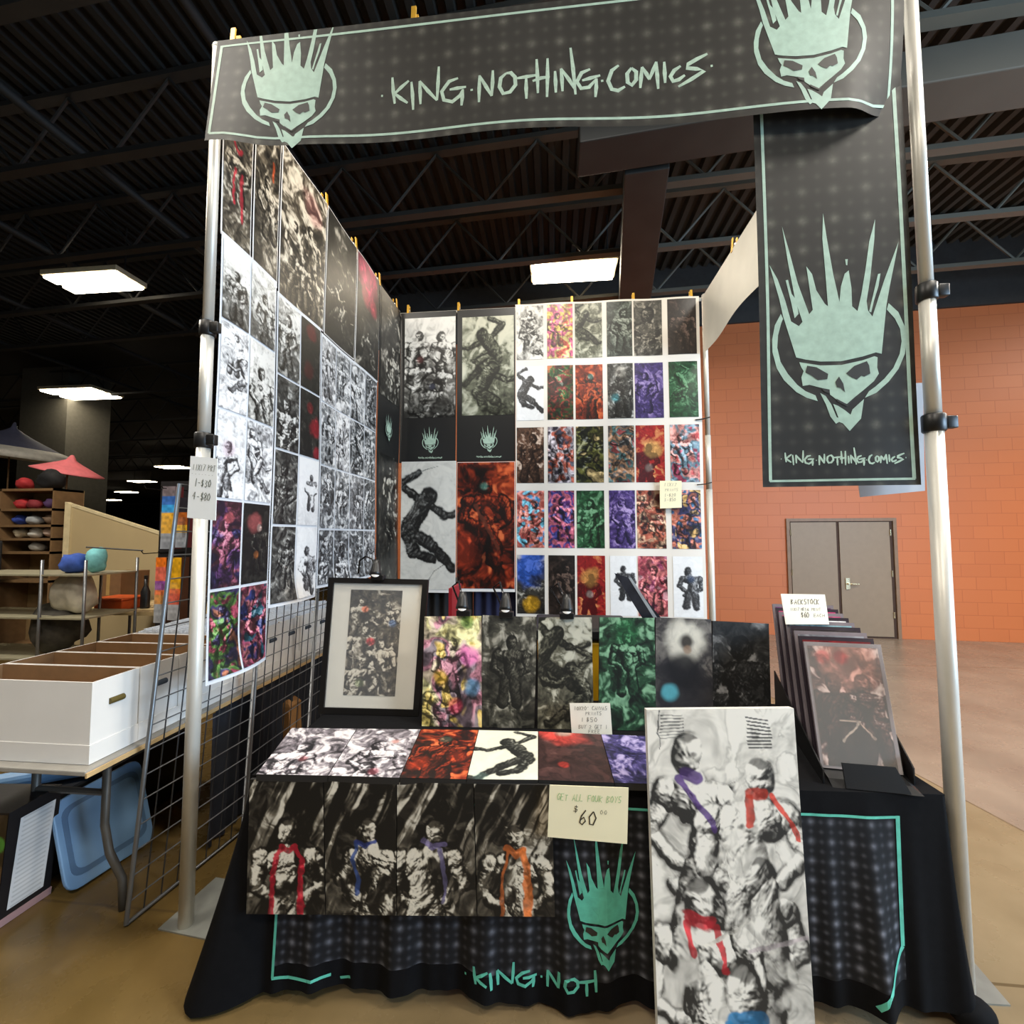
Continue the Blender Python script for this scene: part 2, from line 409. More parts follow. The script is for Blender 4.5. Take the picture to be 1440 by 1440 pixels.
STROKES = [[(92,243),(99,243)],[(135,175),(138,225),(143,272)],[(197,188),(168,212),(142,236)],[(140,232),(165,252),(192,270)],[(207,192),(211,240),(213,296)],[(241,276),(240,230),(238,190)],[(238,190),(270,228),(304,264)],[(304,264),(308,200),(311,138)],
 [(384,184),(350,195),(322,232),(330,264),(362,272),(392,250),(402,228)],[(352,226),(380,222),(414,218)],[(402,226),(400,258),(397,288)],[(431,231),(440,230)],[(463,278),(464,225),(465,176)],[(465,178),(490,220),(511,256)],[(511,256),(514,205),(515,158)],
 [(565,170),(545,188),(540,222),(554,248),(580,242),(600,215),(598,185),(582,168),(565,170)],[(604,190),(640,184),(682,176)],[(640,186),(640,228),(641,268)],[(679,116),(682,180),(684,246)],[(720,112),(720,180),(718,260)],[(664,200),(695,188),(728,182)],[(748,160),(750,200),(751,242)],
 [(776,236),(774,190),(770,150)],[(770,150),(800,190),(824,228)],[(825,246),(816,150),(806,70)],[(880,148),(848,163),(830,198),(846,222),(876,216),(904,184)],[(850,192),(880,182),(918,170)],[(904,182),(903,216),(900,252)],[(921,191),(930,189)],
 [(988,130),(962,150),(948,190),(962,220),(986,224),(1012,208)],[(1036,138),(1020,160),(1022,192),(1038,202),(1054,182),(1054,152),(1036,138)],[(1070,212),(1073,172),(1076,134)],[(1076,134),(1094,160),(1104,180)],[(1104,180),(1118,146),(1130,114)],[(1130,114),(1134,165),(1138,214)],[(1160,114),(1162,155),(1164,192)],
 [(1222,130),(1198,146),(1184,168),(1194,186),(1216,180),(1238,164)],[(1322,87),(1282,106),(1250,124),(1246,138),(1282,142),(1310,150),(1262,180),(1214,206)],[(1334,133),(1342,132)]]

# small handwritten capitals for the price signs (unit cell 1 x 1.5)
GL = {'A': [[(0,0),(.5,1.5),(1,0)],[(.2,.5),(.8,.55)]],'B': [[(0,0),(0,1.5)],[(0,1.5),(.8,1.3),(.1,.8),(.9,.4),(0,0)]],'C': [[(1,1.3),(.4,1.5),(0,.8),(.3,.05),(1,.2)]],'D': [[(0,0),(0,1.5),(.9,1.1),(.9,.4),(0,0)]],'E': [[(.9,1.5),(0,1.5),(0,0),(.9,0)],[(0,.75),(.7,.8)]],
 'F': [[(.9,1.5),(0,1.5),(0,0)],[(0,.75),(.7,.8)]],'G': [[(1,1.3),(.4,1.5),(0,.8),(.3,.05),(1,.3),(1,.7),(.5,.7)]],'H': [[(0,0),(0,1.5)],[(1,0),(1,1.5)],[(0,.75),(1,.75)]],'I': [[(.5,0),(.5,1.5)]],'K': [[(0,0),(0,1.5)],[(.9,1.5),(0,.7),(.9,0)]],'L': [[(0,1.5),(0,0),(.9,0)]],
 'M': [[(0,0),(.1,1.5),(.5,.6),(.9,1.5),(1,0)]],'N': [[(0,0),(0,1.5),(.9,0),(.9,1.5)]],'O': [[(.5,1.5),(0,.9),(.2,.1),(.7,.05),(1,.8),(.5,1.5)]],'P': [[(0,0),(0,1.5),(.9,1.2),(0,.7)]],'R': [[(0,0),(0,1.5),(.9,1.2),(0,.7),(.9,0)]],'S': [[(.9,1.4),(.2,1.4),(.1,.9),(.9,.5),(.7,.05),(0,.1)]],
 'T': [[(0,1.5),(1,1.5)],[(.5,1.5),(.5,0)]],'U': [[(0,1.5),(.05,.2),(.5,0),(.95,.2),(1,1.5)]],'V': [[(0,1.5),(.5,0),(1,1.5)]],'X': [[(0,0),(1,1.5)],[(0,1.5),(1,0)]],'Y': [[(0,1.5),(.5,.7),(1,1.5)],[(.5,.7),(.4,0)]],
 '0': [[(.5,1.5),(0,.9),(.2,.1),(.7,.05),(1,.8),(.5,1.5)]],'1': [[(.5,0),(.5,1.5)]],'2': [[(0,1.2),(.5,1.5),(.9,1.1),(0,0),(1,0)]],'3': [[(0,1.4),(.8,1.3),(.3,.8),(.9,.4),(.4,0),(0,.2)]],'4': [[(.7,0),(.7,1.5),(0,.6),(1,.6)]],'5': [[(.9,1.5),(.1,1.5),(.1,.9),(.8,.8),(.8,.1),(0,.1)]],
 '6': [[(.75,1.6),(.2,.9),(.1,.2),(.5,0),(.9,.4),(.6,.8),(.15,.5)]],'7': [[(0,1.5),(1,1.5),(.3,0)]],'8': [[(.5,.8),(.05,1.2),(.5,1.5),(.9,1.2),(.1,.35),(.5,0),(.95,.35),(.5,.8)]],'$': [[(.9,1.2),(.2,1.3),(.2,.8),(.9,.6),(.7,.2),(0,.3)],[(.5,1.6),(.5,-.1)]],'-': [[(.1,.7),(.9,.7)]],'"': [[(.3,1.5),(.25,1.2)],[(.6,1.5),(.55,1.2)]],' ': []}
def written(text, x, y, h, w=None, lw=.12, rot=0., seed=1):
    """hand lettering: list of stroke quads, baseline start (x,y), letter height h"""
    r = random.Random(seed); out = []; s = h/1.5; cx = 0.
    adv = 1.35 if w is None else w/(s*max(1, len(text)))
    for ch in text:
        jx, jy, k = r.uniform(-.06, .06), r.uniform(-.08, .08), r.uniform(.9, 1.08)
        wd = min(1., adv*.74)
        for st in GL[ch]:
            P = [((cx+(a*wd+b*.12)*k+jx)*s, (b*k+jy)*s) for a, b in st]
            P = [(x+a*math.cos(rot)-b*math.sin(rot), y+a*math.sin(rot)+b*math.cos(rot)) for a, b in P]
            out += ribbon(P, lw*s, .8)
        cx += adv
    return out
# ================================================================== SETTING
def mat_floor():
    m = bpy.data.materials.new('polished_concrete'); nt, b = nodes_of(m)
    tc = nt.nodes.new('ShaderNodeTexCoord'); sx = nt.nodes.new('ShaderNodeSeparateXYZ'); nt.links.new(tc.outputs['Object'], sx.inputs[0])
    def noise(s, d=5, r=.6):
        n = nt.nodes.new('ShaderNodeTexNoise'); n.inputs['Scale'].default_value = s; n.inputs['Detail'].default_value = d; n.inputs['Roughness'].default_value = r
        nt.links.new(tc.outputs['Object'], n.inputs['Vector']); return n.outputs['Fac']
    def ramp(f, a, b_, p0=.35, p1=.65):
        r = nt.nodes.new('ShaderNodeValToRGB'); r.color_ramp.elements[0].position = p0; r.color_ramp.elements[1].position = p1
        r.color_ramp.elements[0].color = (*lin(a), 1); r.color_ramp.elements[1].color = (*lin(b_), 1)
        nt.links.new(f, r.inputs['Fac']); return r.outputs['Color']
    def mix(f, a, b_):
        n = nt.nodes.new('ShaderNodeMix'); n.data_type = 'RGBA'; nt.links.new(f, n.inputs[0]); nt.links.new(a, n.inputs[6]); nt.links.new(b_, n.inputs[7]); return n.outputs[2]
    n1 = noise(1.6, 6); n2 = noise(.7, 3)
    olive = ramp(n1, (88, 70, 36), (112, 90, 50)); tan = ramp(n1, (126, 109, 82), (146, 128, 100)); grey = ramp(n1, (132, 116, 101), (150, 133, 116))
    def smooth(a, lo, hi):
        r = nt.nodes.new('ShaderNodeMapRange'); r.interpolation_type = 'SMOOTHSTEP'; nt.links.new(a, r.inputs[0]); r.inputs[1].default_value = lo; r.inputs[2].default_value = hi; return r.outputs[0]
    xw = mnode(nt, 'ADD', sx.outputs[0], mnode(nt, 'MULTIPLY', n2, .8))
    c = mix(smooth(xw, .2, 3.2), olive, tan)  # olive to tan rightwards: warm bounce light put into the floor colour
    jx = mnode(nt, 'ADD', sx.outputs[0], mnode(nt, 'MULTIPLY', sx.outputs[1], .2))
    c = mix(smooth(jx, 4.39, 4.41), c, grey)
    # saw-cut joints
    def joint(coord, per, off):
        f = mnode(nt, 'ABSOLUTE', mnode(nt, 'SUBTRACT', mnode(nt, 'FRACT', mnode(nt, 'MULTIPLY', mnode(nt, 'SUBTRACT', coord, off), 1/per)), .5))
        return mnode(nt, 'GREATER_THAN', f, .5-.006/per)
    j = mnode(nt, 'MAXIMUM', joint(sx.outputs[1], 4.2, .06), joint(jx, 5.4, 4.4))
    dk = ramp(n1, (70, 56, 34), (84, 68, 42)); c = mix(mnode(nt, 'MULTIPLY', j, .7), c, dk)
    nt.links.new(c, b.inputs['Base Color'])
    rg = mnode(nt, 'ADD', mnode(nt, 'MULTIPLY', noise(3.5), .28), .14); nt.links.new(rg, b.inputs['Roughness'])
    b.inputs['Specular IOR Level'].default_value = .5
    return m

fl = struct(obj('floor', [(-75, -8, 0), (20, -8, 0), (20, 60, 0), (-75, 60, 0)], [[0, 1, 2, 3]], mat_floor()))

def mat_block():
    m = bpy.data.materials.new('orange_painted_block'); nt, b = nodes_of(m)
    tc = nt.nodes.new('ShaderNodeTexCoord'); mp = nt.nodes.new('ShaderNodeSeparateXYZ'); cb = nt.nodes.new('ShaderNodeCombineXYZ')
    nt.links.new(tc.outputs['Object'], mp.inputs[0]); nt.links.new(mp.outputs[0], cb.inputs[0]); nt.links.new(mp.outputs[2], cb.inputs[1])
    br = nt.nodes.new('ShaderNodeTexBrick'); nt.links.new(cb.outputs[0], br.inputs['Vector'])
    br.inputs['Scale'].default_value = 1; br.inputs['Brick Width'].default_value = .4; br.inputs['Row Height'].default_value = .2; br.inputs['Mortar Size'].default_value = .006; br.inputs['Mortar Smooth'].default_value = .4
    br.inputs['Color1'].default_value = (*lin((206, 118, 68)), 1); br.inputs['Color2'].default_value = (*lin((201, 114, 66)), 1); br.inputs['Mortar'].default_value = (*lin((188, 102, 58)), 1)
    nt.links.new(br.outputs['Color'], b.inputs['Base Color'])
    bp = nt.nodes.new('ShaderNodeBump'); bp.inputs['Strength'].default_value = .25; bp.inputs['Distance'].default_value = .004; bp.invert = True
    nt.links.new(br.outputs['Fac'], bp.inputs['Height']); nt.links.new(bp.outputs['Normal'], b.inputs['Normal'])
    b.inputs['Roughness'].default_value = .5
    return m
wy = lambda x: 5.946-.0627*(x-4.248)
WALLTOP = 5.36
w = struct(obj('wall_back', [(-2, wy(-2), 0), (18, wy(18), 0), (18, wy(18), WALLTOP), (-2, wy(-2), WALLTOP), (-2, wy(-2)+.3, 0), (-2, wy(-2)+.3, WALLTOP)], [[0, 1, 2, 3], [4, 0, 3, 5]], mat_block()))
M_dkwall = mat('dark_upper_wall', (50, 50, 50), .8)
struct(obj('trim_1', [(-2, wy(-2)-.05, WALLTOP), (18, wy(18)-.05, WALLTOP), (18, wy(18)-.05, 6.5), (-2, wy(-2)-.05, 6.5), (-2, wy(-2)+.3, WALLTOP), (18, wy(18)+.3, WALLTOP)], [[0, 1, 2, 3], [0, 4, 5, 1]], M_dkwall))
M_dark = mat('dark_hall_paint', (26, 27, 27), .9)
struct(obj('wall_hall', [(-2, wy(-2)+.3, 0), (-2, 58, 0), (-2, 58, 6.5), (-2, wy(-2)+.3, 6.5)], [[0, 1, 2, 3]], M_dark))
struct(obj('wall_far', [(-75, 58, 0), (-2, 58, 0), (-2, 58, 6.5), (-75, 58, 6.5)], [[0, 1, 2, 3]], M_dark))
struct(obj('wall_left', [(-74, -8, 0), (-74, 58, 0), (-74, 58, 6.5), (-74, -8, 6.5)], [[0, 1, 2, 3]], M_dark))
# corrugated roof deck, ribs running back towards the orange wall
mb = MB(); x = -16.
prof = []
while x < 18:
    prof += [(x, 6.5), (x+.07, 6.5), (x+.09, 6.42), (x+.16, 6.42)]; x += .18
n = len(prof)
V = [(a, -6, z) for a, z in prof]+[(a, 7.5, z) for a, z in prof]
M_deck = mat_xgrad('roof_deck_lit_right', (22, 23, 22), (62, 60, 54), -2, 7)  # dark left, paler right: the hall lighting is put into the deck colour
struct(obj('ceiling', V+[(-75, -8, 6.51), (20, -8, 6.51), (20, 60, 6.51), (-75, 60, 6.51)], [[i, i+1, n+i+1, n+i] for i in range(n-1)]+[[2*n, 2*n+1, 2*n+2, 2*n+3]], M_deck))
# double door
dx0, dx1 = 5.62, 7.13
d0 = U(1114, 800, 'z', 1.5)
def wallpt(px, py):
    return Upl(px, py, (4.248, 5.946, 0), (.0627, 1, 0))
dA = wallpt(1115, 895); dB = wallpt(1262, 898); dT = wallpt(1188, 733)
e = np.array([1, -.0627, 0]); e = e/np.linalg.norm(e); nrm = np.array([-.0627, -1, 0]); nrm /= np.linalg.norm(nrm)
w_ = (dB-dA)@e; hD = dT[2]; A0 = np.array([dA[0], wy(dA[0]), 0.])
M_door = mat('taupe_door_paint', (150, 130, 108), .5, var=.04); M_gap = mat('dark_door_gap', (70, 46, 32), .7); M_brass = mat('bright_lever_metal', (226, 214, 180), .25, .9)
M_frm = mat('taupe_frame_paint', (138, 110, 86), .5)
dt = bpy.data.objects.new('door_1', None); C.objects.link(dt); dt.location = A0; _W[dt.name] = A0; dt['kind'] = 'structure'
mb = MB()
for a, b_, z0, z1 in ((-.05, .0, 0, hD+.05), (w_, w_+.05, 0, hD+.05), (0, w_, hD, hD+.05)):
    mb.slab([A0+e*a+nrm*.03+[0, 0, z0], A0+e*b_+nrm*.03+[0, 0, z0], A0+e*b_+nrm*.03+[0, 0, z1], A0+e*a+nrm*.03+[0, 0, z1]], nrm, .028)
mb.out('door_frame', M_frm, dt)
MB().slab([A0+e*0+nrm*.008, A0+e*w_+nrm*.008, A0+e*w_+nrm*.008+[0, 0, hD], A0+nrm*.008+[0, 0, hD]], nrm, .006).out('dark_backing', M_gap, dt)
mid = w_*.47
for a, b_ in ((.015, mid-.02), (mid+.025, w_-.055)):
    lf = MB().slab([A0+e*a+nrm*.022+[0, 0, .03], A0+e*b_+nrm*.022+[0, 0, .03], A0+e*b_+nrm*.022+[0, 0, hD-.015], A0+e*a+nrm*.022+[0, 0, hD-.015]], nrm, .012).out('door_leaf', M_door, dt)
    if a > .1:
        h = MB(); hc = A0+e*(a+.09)+nrm*.03+[0, 0, hD*.46]
        h.obox(hc, e*.03, nrm*.008, (0, 0, .09)); h.tube([hc+nrm*.03, hc+nrm*.05+e*.03, hc+nrm*.05+e*.14], .013); h.tube([hc, hc+nrm*.05], .014)
        h.out('lever_handle', M_brass, lf)
    hx = b_+.01 if a > .1 else a-.008
    for zz in (.2, .55, .9):
        hg = MB(); c0 = A0+e*hx+nrm*.03; hg.tube([c0+[0, 0, hD*zz-.05], c0+[0, 0, hD*zz+.05]], .012); hg.out('door_hinge', M_brass, lf)

# roof structure
M_steel = mat_xgrad('joist_steel_lit_right', (36, 36, 35), (104, 102, 92), -2, 6, .6); M_steel2 = mat('shadowed_joist_steel', (30, 30, 30), .7, .1)  # first steel pales to the right: lamp light put into the joist colour
ordw = ['first', 'second', 'third', 'fourth', 'fifth', 'sixth', 'seventh', 'eighth', 'ninth', 'tenth', 'eleventh', 'twelfth']
def joist(y0, x0, x1, z0, z1, lab, m):
    sl = -.0627
    P = lambda x, z: np.array([x, y0+sl*(x-4), z])
    t = thing('roof_joist', P(x0, z0), lab, 'roof joist', 'steel joists under the roof deck')
    for zz in (z0, z1):
        MB().obox(P((x0+x1)/2, zz), ((x1-x0)/2, sl*(x1-x0)/2, 0), (0, .05, 0), (0, 0, .028)).out('chord', m, t)
    k = MB(); x = x0+.3; up = True; pts = []
    while x < x1: pts.append(P(x, z1-.03 if up else z0+.03)); up = not up; x += .62
    for a, b_ in zip(pts[:-1], pts[1:]): k.tube([a, b_], .018, 6)
    k.out('web_bracing', m, t)
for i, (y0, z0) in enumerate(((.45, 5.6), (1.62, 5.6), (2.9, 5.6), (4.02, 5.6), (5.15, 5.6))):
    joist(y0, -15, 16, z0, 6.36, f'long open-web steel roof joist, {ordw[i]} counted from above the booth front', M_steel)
for i, y0 in enumerate((8., 10.5, 13., 16., 20.)):
    joist(y0, -34, -2.2, 5.6, 6.36, f'dark roof joist in the deep hall left of the booth, {ordw[i]} nearest of them', M_steel2)
for i, x0 in enumerate((-1.2, -3.4, -5.6, -7.8, -10.)):
    tag(MB().tube([(x0, -3, 5.75), (x0, 24, 5.75)] if x0 < -2 else [(x0, -3, 5.75), (x0, 6.1, 5.75)], .045, 8).out('roof_pipe', M_steel2, smooth=True), f'dark pipe along the roof left of the booth, {ordw[i]} counted from the booth', 'pipe', 'pipes along the roof')
M_duct = mat_xgrad('duct_metal_lit_right', (34, 35, 34), (96, 94, 86), 2, 6, .6)  # duct pales to the right too, with the light in its base colour
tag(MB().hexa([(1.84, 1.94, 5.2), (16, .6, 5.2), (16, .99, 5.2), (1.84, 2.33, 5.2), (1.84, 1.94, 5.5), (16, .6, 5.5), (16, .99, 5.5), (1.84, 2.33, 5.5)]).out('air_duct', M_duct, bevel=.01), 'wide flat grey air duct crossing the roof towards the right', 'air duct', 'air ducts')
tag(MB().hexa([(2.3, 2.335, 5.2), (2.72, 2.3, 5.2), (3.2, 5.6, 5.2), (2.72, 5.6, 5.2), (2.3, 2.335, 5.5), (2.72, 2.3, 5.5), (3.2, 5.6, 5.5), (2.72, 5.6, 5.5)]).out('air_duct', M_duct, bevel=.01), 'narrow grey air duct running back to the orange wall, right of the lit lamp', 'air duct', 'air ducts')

# ceiling lamps
M_fix = mat('lamp_housing', (190, 180, 150), .5)
M_tube = mat('glowing_tubes', (255, 250, 235), .5, emis=(255, 240, 214), es=22.)
def hall_lamp(cx, cy, lab, z=5.6, w=1.27, d=.5, em=M_tube):
    t = thing('ceiling_light', (cx, cy, z), lab, 'ceiling light', 'rectangular hall ceiling lights')
    MB().box(cx-w/2, cy-d/2, z+.01, cx+w/2, cy+d/2, z+.09).out('lamp_housing', M_fix, t, bevel=.01)
    for k in (-1, 1):
        MB().box(cx-w/2+.03, cy+k*d*.26-d*.19, z-.03, cx+w/2-.03, cy+k*d*.26+d*.19, z+.008).out('light_tube_panel', em, t, bevel=.01)
    for k in (-1, 1): MB().tube([(cx+k*w*.4, cy, z+.08), (cx+k*w*.4, cy, 6.44)], .01, 6).out('hanger_rod', M_steel2, t)
hall_lamp(1.9, 4.5, 'bright rectangular ceiling light hanging above the back display wall')
hall_lamp(-5.48, 4.05, 'large bright ceiling light left of the booth, nearest of the left hall lights')
for (px, py), lab in (((115, 554), 'ceiling light above the pink parasol, second nearest in the left hall'), ((94, 621), 'small far ceiling light between the blue and the pink parasols'), ((243, 657), 'far ceiling light just left of the white price sign on the pole'),
        ((200, 677), 'far ceiling light, second of the row left of the price sign'), ((178, 692), 'far ceiling light, third of the row left of the price sign'), ((157, 703), 'farthest ceiling light of the row, above the tan partition')):
    p = U(px, py, 'z', 5.6); hall_lamp(p[0], p[1], lab, w=1.6, d=.9)
hall_lamp(-2.2, -2.6, 'ceiling light over the aisle at the left, outside the view'); hall_lamp(3.6, -3.2, 'ceiling light over the aisle at the right, outside the view')

col = U(62, 560, 'y', 9.)
struct(MB().box(col[0]-.75, 9, 0, col[0]+.75, 10.2, 6.5).out('wall_column', mat('hall_column_paint', (74, 72, 64), .8)))

# ================================================================== BOOTH FRAME
W, D, H = 3.05, 2.42, 3.965
M_alu = mat('satin_aluminium_tube', (212, 210, 202), .42, .35, var=.03); M_blk = mat('black_plastic', (22, 22, 23), .4); M_plate = mat('grey_steel_base_plate', (150, 152, 146), .45, .5)
def upright(x, y, lab, collars=True):
    t = thing('booth_upright', (x, y, 0), lab, 'upright', 'aluminium uprights of the booth')
    MB().tube([(x, y, .006), (x, y, 2.1)], .0285, 20).out('lower_tube', M_alu, t, smooth=False)
    MB().tube([(x, y, 2.1), (x, y, 2.62)], .026, 20).out('middle_tube', M_alu, t)
    MB().tube([(x, y, 2.62), (x, y, H+.03)], .023, 20).out('upper_tube', M_alu, t)
    MB().ball((x, y, H+.03), (.025, .025, .024), 8).out('tube_cap', M_alu, t, True)
    if collars:
        for zz, r in ((2.1, .037), (2.62, .034)):
            cl = MB().tube([(x, y, zz-.035), (x, y, zz-.03), (x, y, zz+.03), (x, y, zz+.035)], [r-.004, r, r, r-.004], 20).out('clamp_collar', M_blk, t)
            MB().obox((x+r+.012, y-.01, zz), (.02, 0, 0), (0, .014, 0), (0, 0, .024)).out('collar_latch', M_blk, cl, bevel=.004)
    for p in t.children:
        for q in [p]+list(p.children):
            if 'tube' in q.name or 'collar' in q.name: q.data.polygons.foreach_set('use_smooth', [len(f.vertices) == 4 for f in q.data.polygons])
    return t
lp = upright(0, 0, 'silver upright at the front left corner of the booth, price sign taped on')
MB().hexa([(-.1, -.03, 0), (.2, -.06, 0), (.23, .22, 0), (-.07, .25, 0), (-.1, -.03, .006), (.2, -.06, .006), (.23, .22, .006), (-.07, .25, .006)]).out('base_plate', M_plate, lp)
rp = upright(W, 0, 'silver upright at the front right corner beside the hanging skull banner')
MB().hexa([(2.88, -.03, 0), (3.18, -.02, 0), (3.2, .14, 0), (2.9, .2, 0), (2.88, -.03, .006), (3.18, -.02, .006), (3.2, .14, .006), (2.9, .2, .006)]).out('base_plate', M_plate, rp)
for x, lab in ((-.02, 'upright at the back left corner behind the dark banners'), (W+.01, 'upright at the back right corner against the orange wall')):
    t = upright(x, D+.03, 'thin silver '+lab, False); MB().box(x-.17, D-.1, 0, x+.17, D+.2, .006).out('base_plate', M_plate, t)
tag(MB().hexa([(.0, .36, 0), (.27, .34, 0), (.28, .5, 0), (.01, .52, 0), (.0, .36, .008), (.27, .34, .008), (.28, .5, .008), (.01, .52, .008)]).out('steel_base_plate', M_plate), 'loose grey steel plate on the floor behind the front left upright', 'base plate')
for a, b_, lab in (((0, 0, H), (W, 0, H), 'front'), ((-.02, D+.03, H), (W+.01, D+.03, H), 'back'), ((0, 0, H), (-.02, D+.03, H), 'left'), ((W, 0, H), (W+.01, D+.03, H), 'right')):
    a = np.array(a); b_ = np.array(b_); u = (b_-a)/np.linalg.norm(b_-a)
    tag(MB().tube([a+u*.026, b_-u*.026], .017, 12).out('crossbar', M_alu, smooth=True), f'silver telescoping crossbar along the {lab} top of the booth', 'crossbar', 'crossbars of the booth')

# ------------------------------------------------------------------ banners
M_ban = mat_dotted('black_banner_vinyl', (36, 34, 30), (112, 110, 100), .122, .6, .6)
M_mint = mat('mint_ink', (160, 186, 170), .6, var=.12, scale=30); M_black_ink = mat('dark_eye_ink', (38, 36, 32), .6)
M_mint2 = mat('pale_chalk_ink', (168, 190, 172), .6, var=.15, scale=60)
def cloth_grid(nx, nz, x0, x1, zt, zb, fn):
    V = []; Fq = []
    for j in range(nz):
        for i in range(nx):
            x = x0+(x1-x0)*i/(nx-1); tt = j/(nz-1); z = zt(x)*(1-tt)+zb(x)*tt
            V.append(fn(x, z, 0.))
    for j in range(nz-1):
        for i in range(nx-1): a = j*nx+i; Fq.append([a, a+nx, a+nx+1, a+1])
    return V, Fq
def hban(x, z, o=1.):
    k = np.clip((3.97-z)/.55, 0, 1.2)
    y = -.045-.012*k*math.sin(x*5.2+.4)-.05*k*math.exp(-((x-.1)/.28)**2)+.06*k*k*sst(2.75, 3.0, x)
    return (x, y-.0009*o, z)
zb = lambda x: 3.44-.028*x+.03*float(sst(2.85, 3.0, x))-.03*math.exp(-((x-.3)/.16)**2)
bt = thing('header_banner', (1.5, -.045, 3.42), 'long black header banner across the booth front, mint lettering between two crowned skulls', 'banner')
V, Fq = cloth_grid(120, 24, .035, 2.995, lambda x: 3.976, zb, hban)
obj('banner_cloth', V, Fq, M_ban, bt, True)
mk = lambda P: P
lines = []
bl = lambda pts, w: sum([ribbon([a, b_], w, 1.) for a, b_ in zip(pts[:-1], pts[1:])], [])
bot = [(x, zb(x)+.035) for x in np.linspace(.055, 2.95, 40)]
P = bl([(.06, 3.94), (2.95, 3.94)], .011)+bl(bot, .011)+bl([(.06, 3.945), (.055, bot[0][1])], .014)+bl([(2.95, 3.945), (2.95, bot[-1][1])], .011)
V, Fq = marks(P, hban, .06); obj('border_line', V, Fq, M_mint, bt)
STR2 = [[tuple(U(500+X*.375, 40+Y*.375, 'y', -.05)[[0, 2]]) for X, Y in s] for s in STROKES]
WORDS = [(0, 12), (12, 29), (29, len(STROKES))]
def lettering(strokes, w, fn, m, parent, tp=.6):
    for a, b_ in WORDS:
        ss = strokes[a:b_]
        if ss:
            V, Fq = marks(sum([ribbon(s, w, tp) for s in ss], []), fn, .06); obj('hand_lettering', V, Fq, m, parent)
lettering(STR2, .017, hban, M_mint2, bt, .55)
for ox, oz, sc, sz in ((.402, 3.754, .00067, .00068), (2.628, 3.736, .00067, .00071)):
    v1, f1, v2, f2 = emblem(hban, sc, ox, oz, ztop=3.974, sz=sz)
    n = len(v1); obj('skull_emblem', v1+v2, f1+[[i+n for i in f] for f in f2], [M_mint, M_black_ink], bt, mi=[0]*len(f1)+[1]*len(f2))
# vertical banner
def vban(x, z, o=1.):
    k = np.clip((3.6-z)/1.7, 0, 1)
    return (x+.004*math.sin(z*3), .012-.010*k*math.sin(x*7)-.01*math.sin(z*2.1)-.0009*o, z)
vt = thing('side_banner', (2.73, .01, 1.86), 'tall black hanging banner at the right with one large crowned skull', 'banner')
V, Fq = cloth_grid(30, 80, 2.428, 3.005, lambda x: 3.93, lambda x: 1.862, vban); obj('banner_cloth', V, Fq, M_ban, vt, True)
P = bl([(2.46, 3.9), (2.462, 2.6), (2.458, 1.886)], .012)+bl([(2.972, 3.9), (2.978, 2.6), (2.98, 1.886)], .014)+bl([(2.455, 1.886), (2.984, 1.886)], .009)
V, Fq = marks(P, vban, .06); obj('border_line', V, Fq, M_mint, vt)
v1, f1, v2, f2 = emblem(vban, .00077, 2.725, 2.529, sz=.00085); n = len(v1)
obj('skull_emblem', v1+v2, f1+[[i+n for i in f] for f in f2], [M_mint, M_black_ink], vt, mi=[0]*len(f1)+[1]*len(f2))
sx0 = STR2[0][0][0]; sz0 = STR2[1][2][1]; LEN = STR2[-1][1][0]-sx0
txt = lambda x0, z0, ln, sl=0., yk=1.: [[(x0+(a-sx0)/LEN*ln, z0+((b_-sz0)/LEN*ln)*yk+sl*(a-sx0)/LEN*ln) for a, b_ in s] for s in STR2]
lettering(txt(2.5, 1.962, .455), .0075, vban, M_mint2, vt)
# translucent sheet seen below the hanging banner, white header along the right side
M_sheet = mat('cloudy_plastic', (196, 204, 214), .35, var=.05, scale=5, alpha=.8)
q = [U(1196, 670, 'y', .12), U(1316, 670, 'y', .12), U(1312, 690, 'y', .12), U(1210, 699, 'y', .12)]
tag(MB().slab([(q[0][0], .12, 2.3), (q[1][0]-.02, .12, 2.3), q[1]-[.02, 0, 0], q[2]-[.02, 0, 0], q[3], q[0]][:1]+[(q[1][0]-.03, .12, 2.3), q[2]-[.03, 0, 0], q[3]], (0, -1, 0), .004).out('plastic_sheet', M_sheet), 'cloudy plastic sheet whose corner shows below the hanging skull banner', 'sheet')
M_white = mat('pale_vinyl_back', (206, 202, 190), .5, var=.1, scale=2.5)
t = thing('side_header', (W, 1.2, 3.4), 'pale white header strip along the right side rail', 'banner')
V = []; Fq = []
for i in range(40):
    y = .2+2.2*i/39; zz = 3.41+.01*math.sin(y*5)-.05*math.exp(-((y-.2)/.5)**2)
    for k in range(6): V.append((W-.028+.012*math.sin(y*6+k*.3)*k/5, y, 3.955*(1-k/5)+zz*k/5))
for i in range(39):
    for k in range(5): a = i*6+k; Fq.append([a, a+1, a+7, a+6])
obj('vinyl_strip', V, Fq, M_white, t, True)
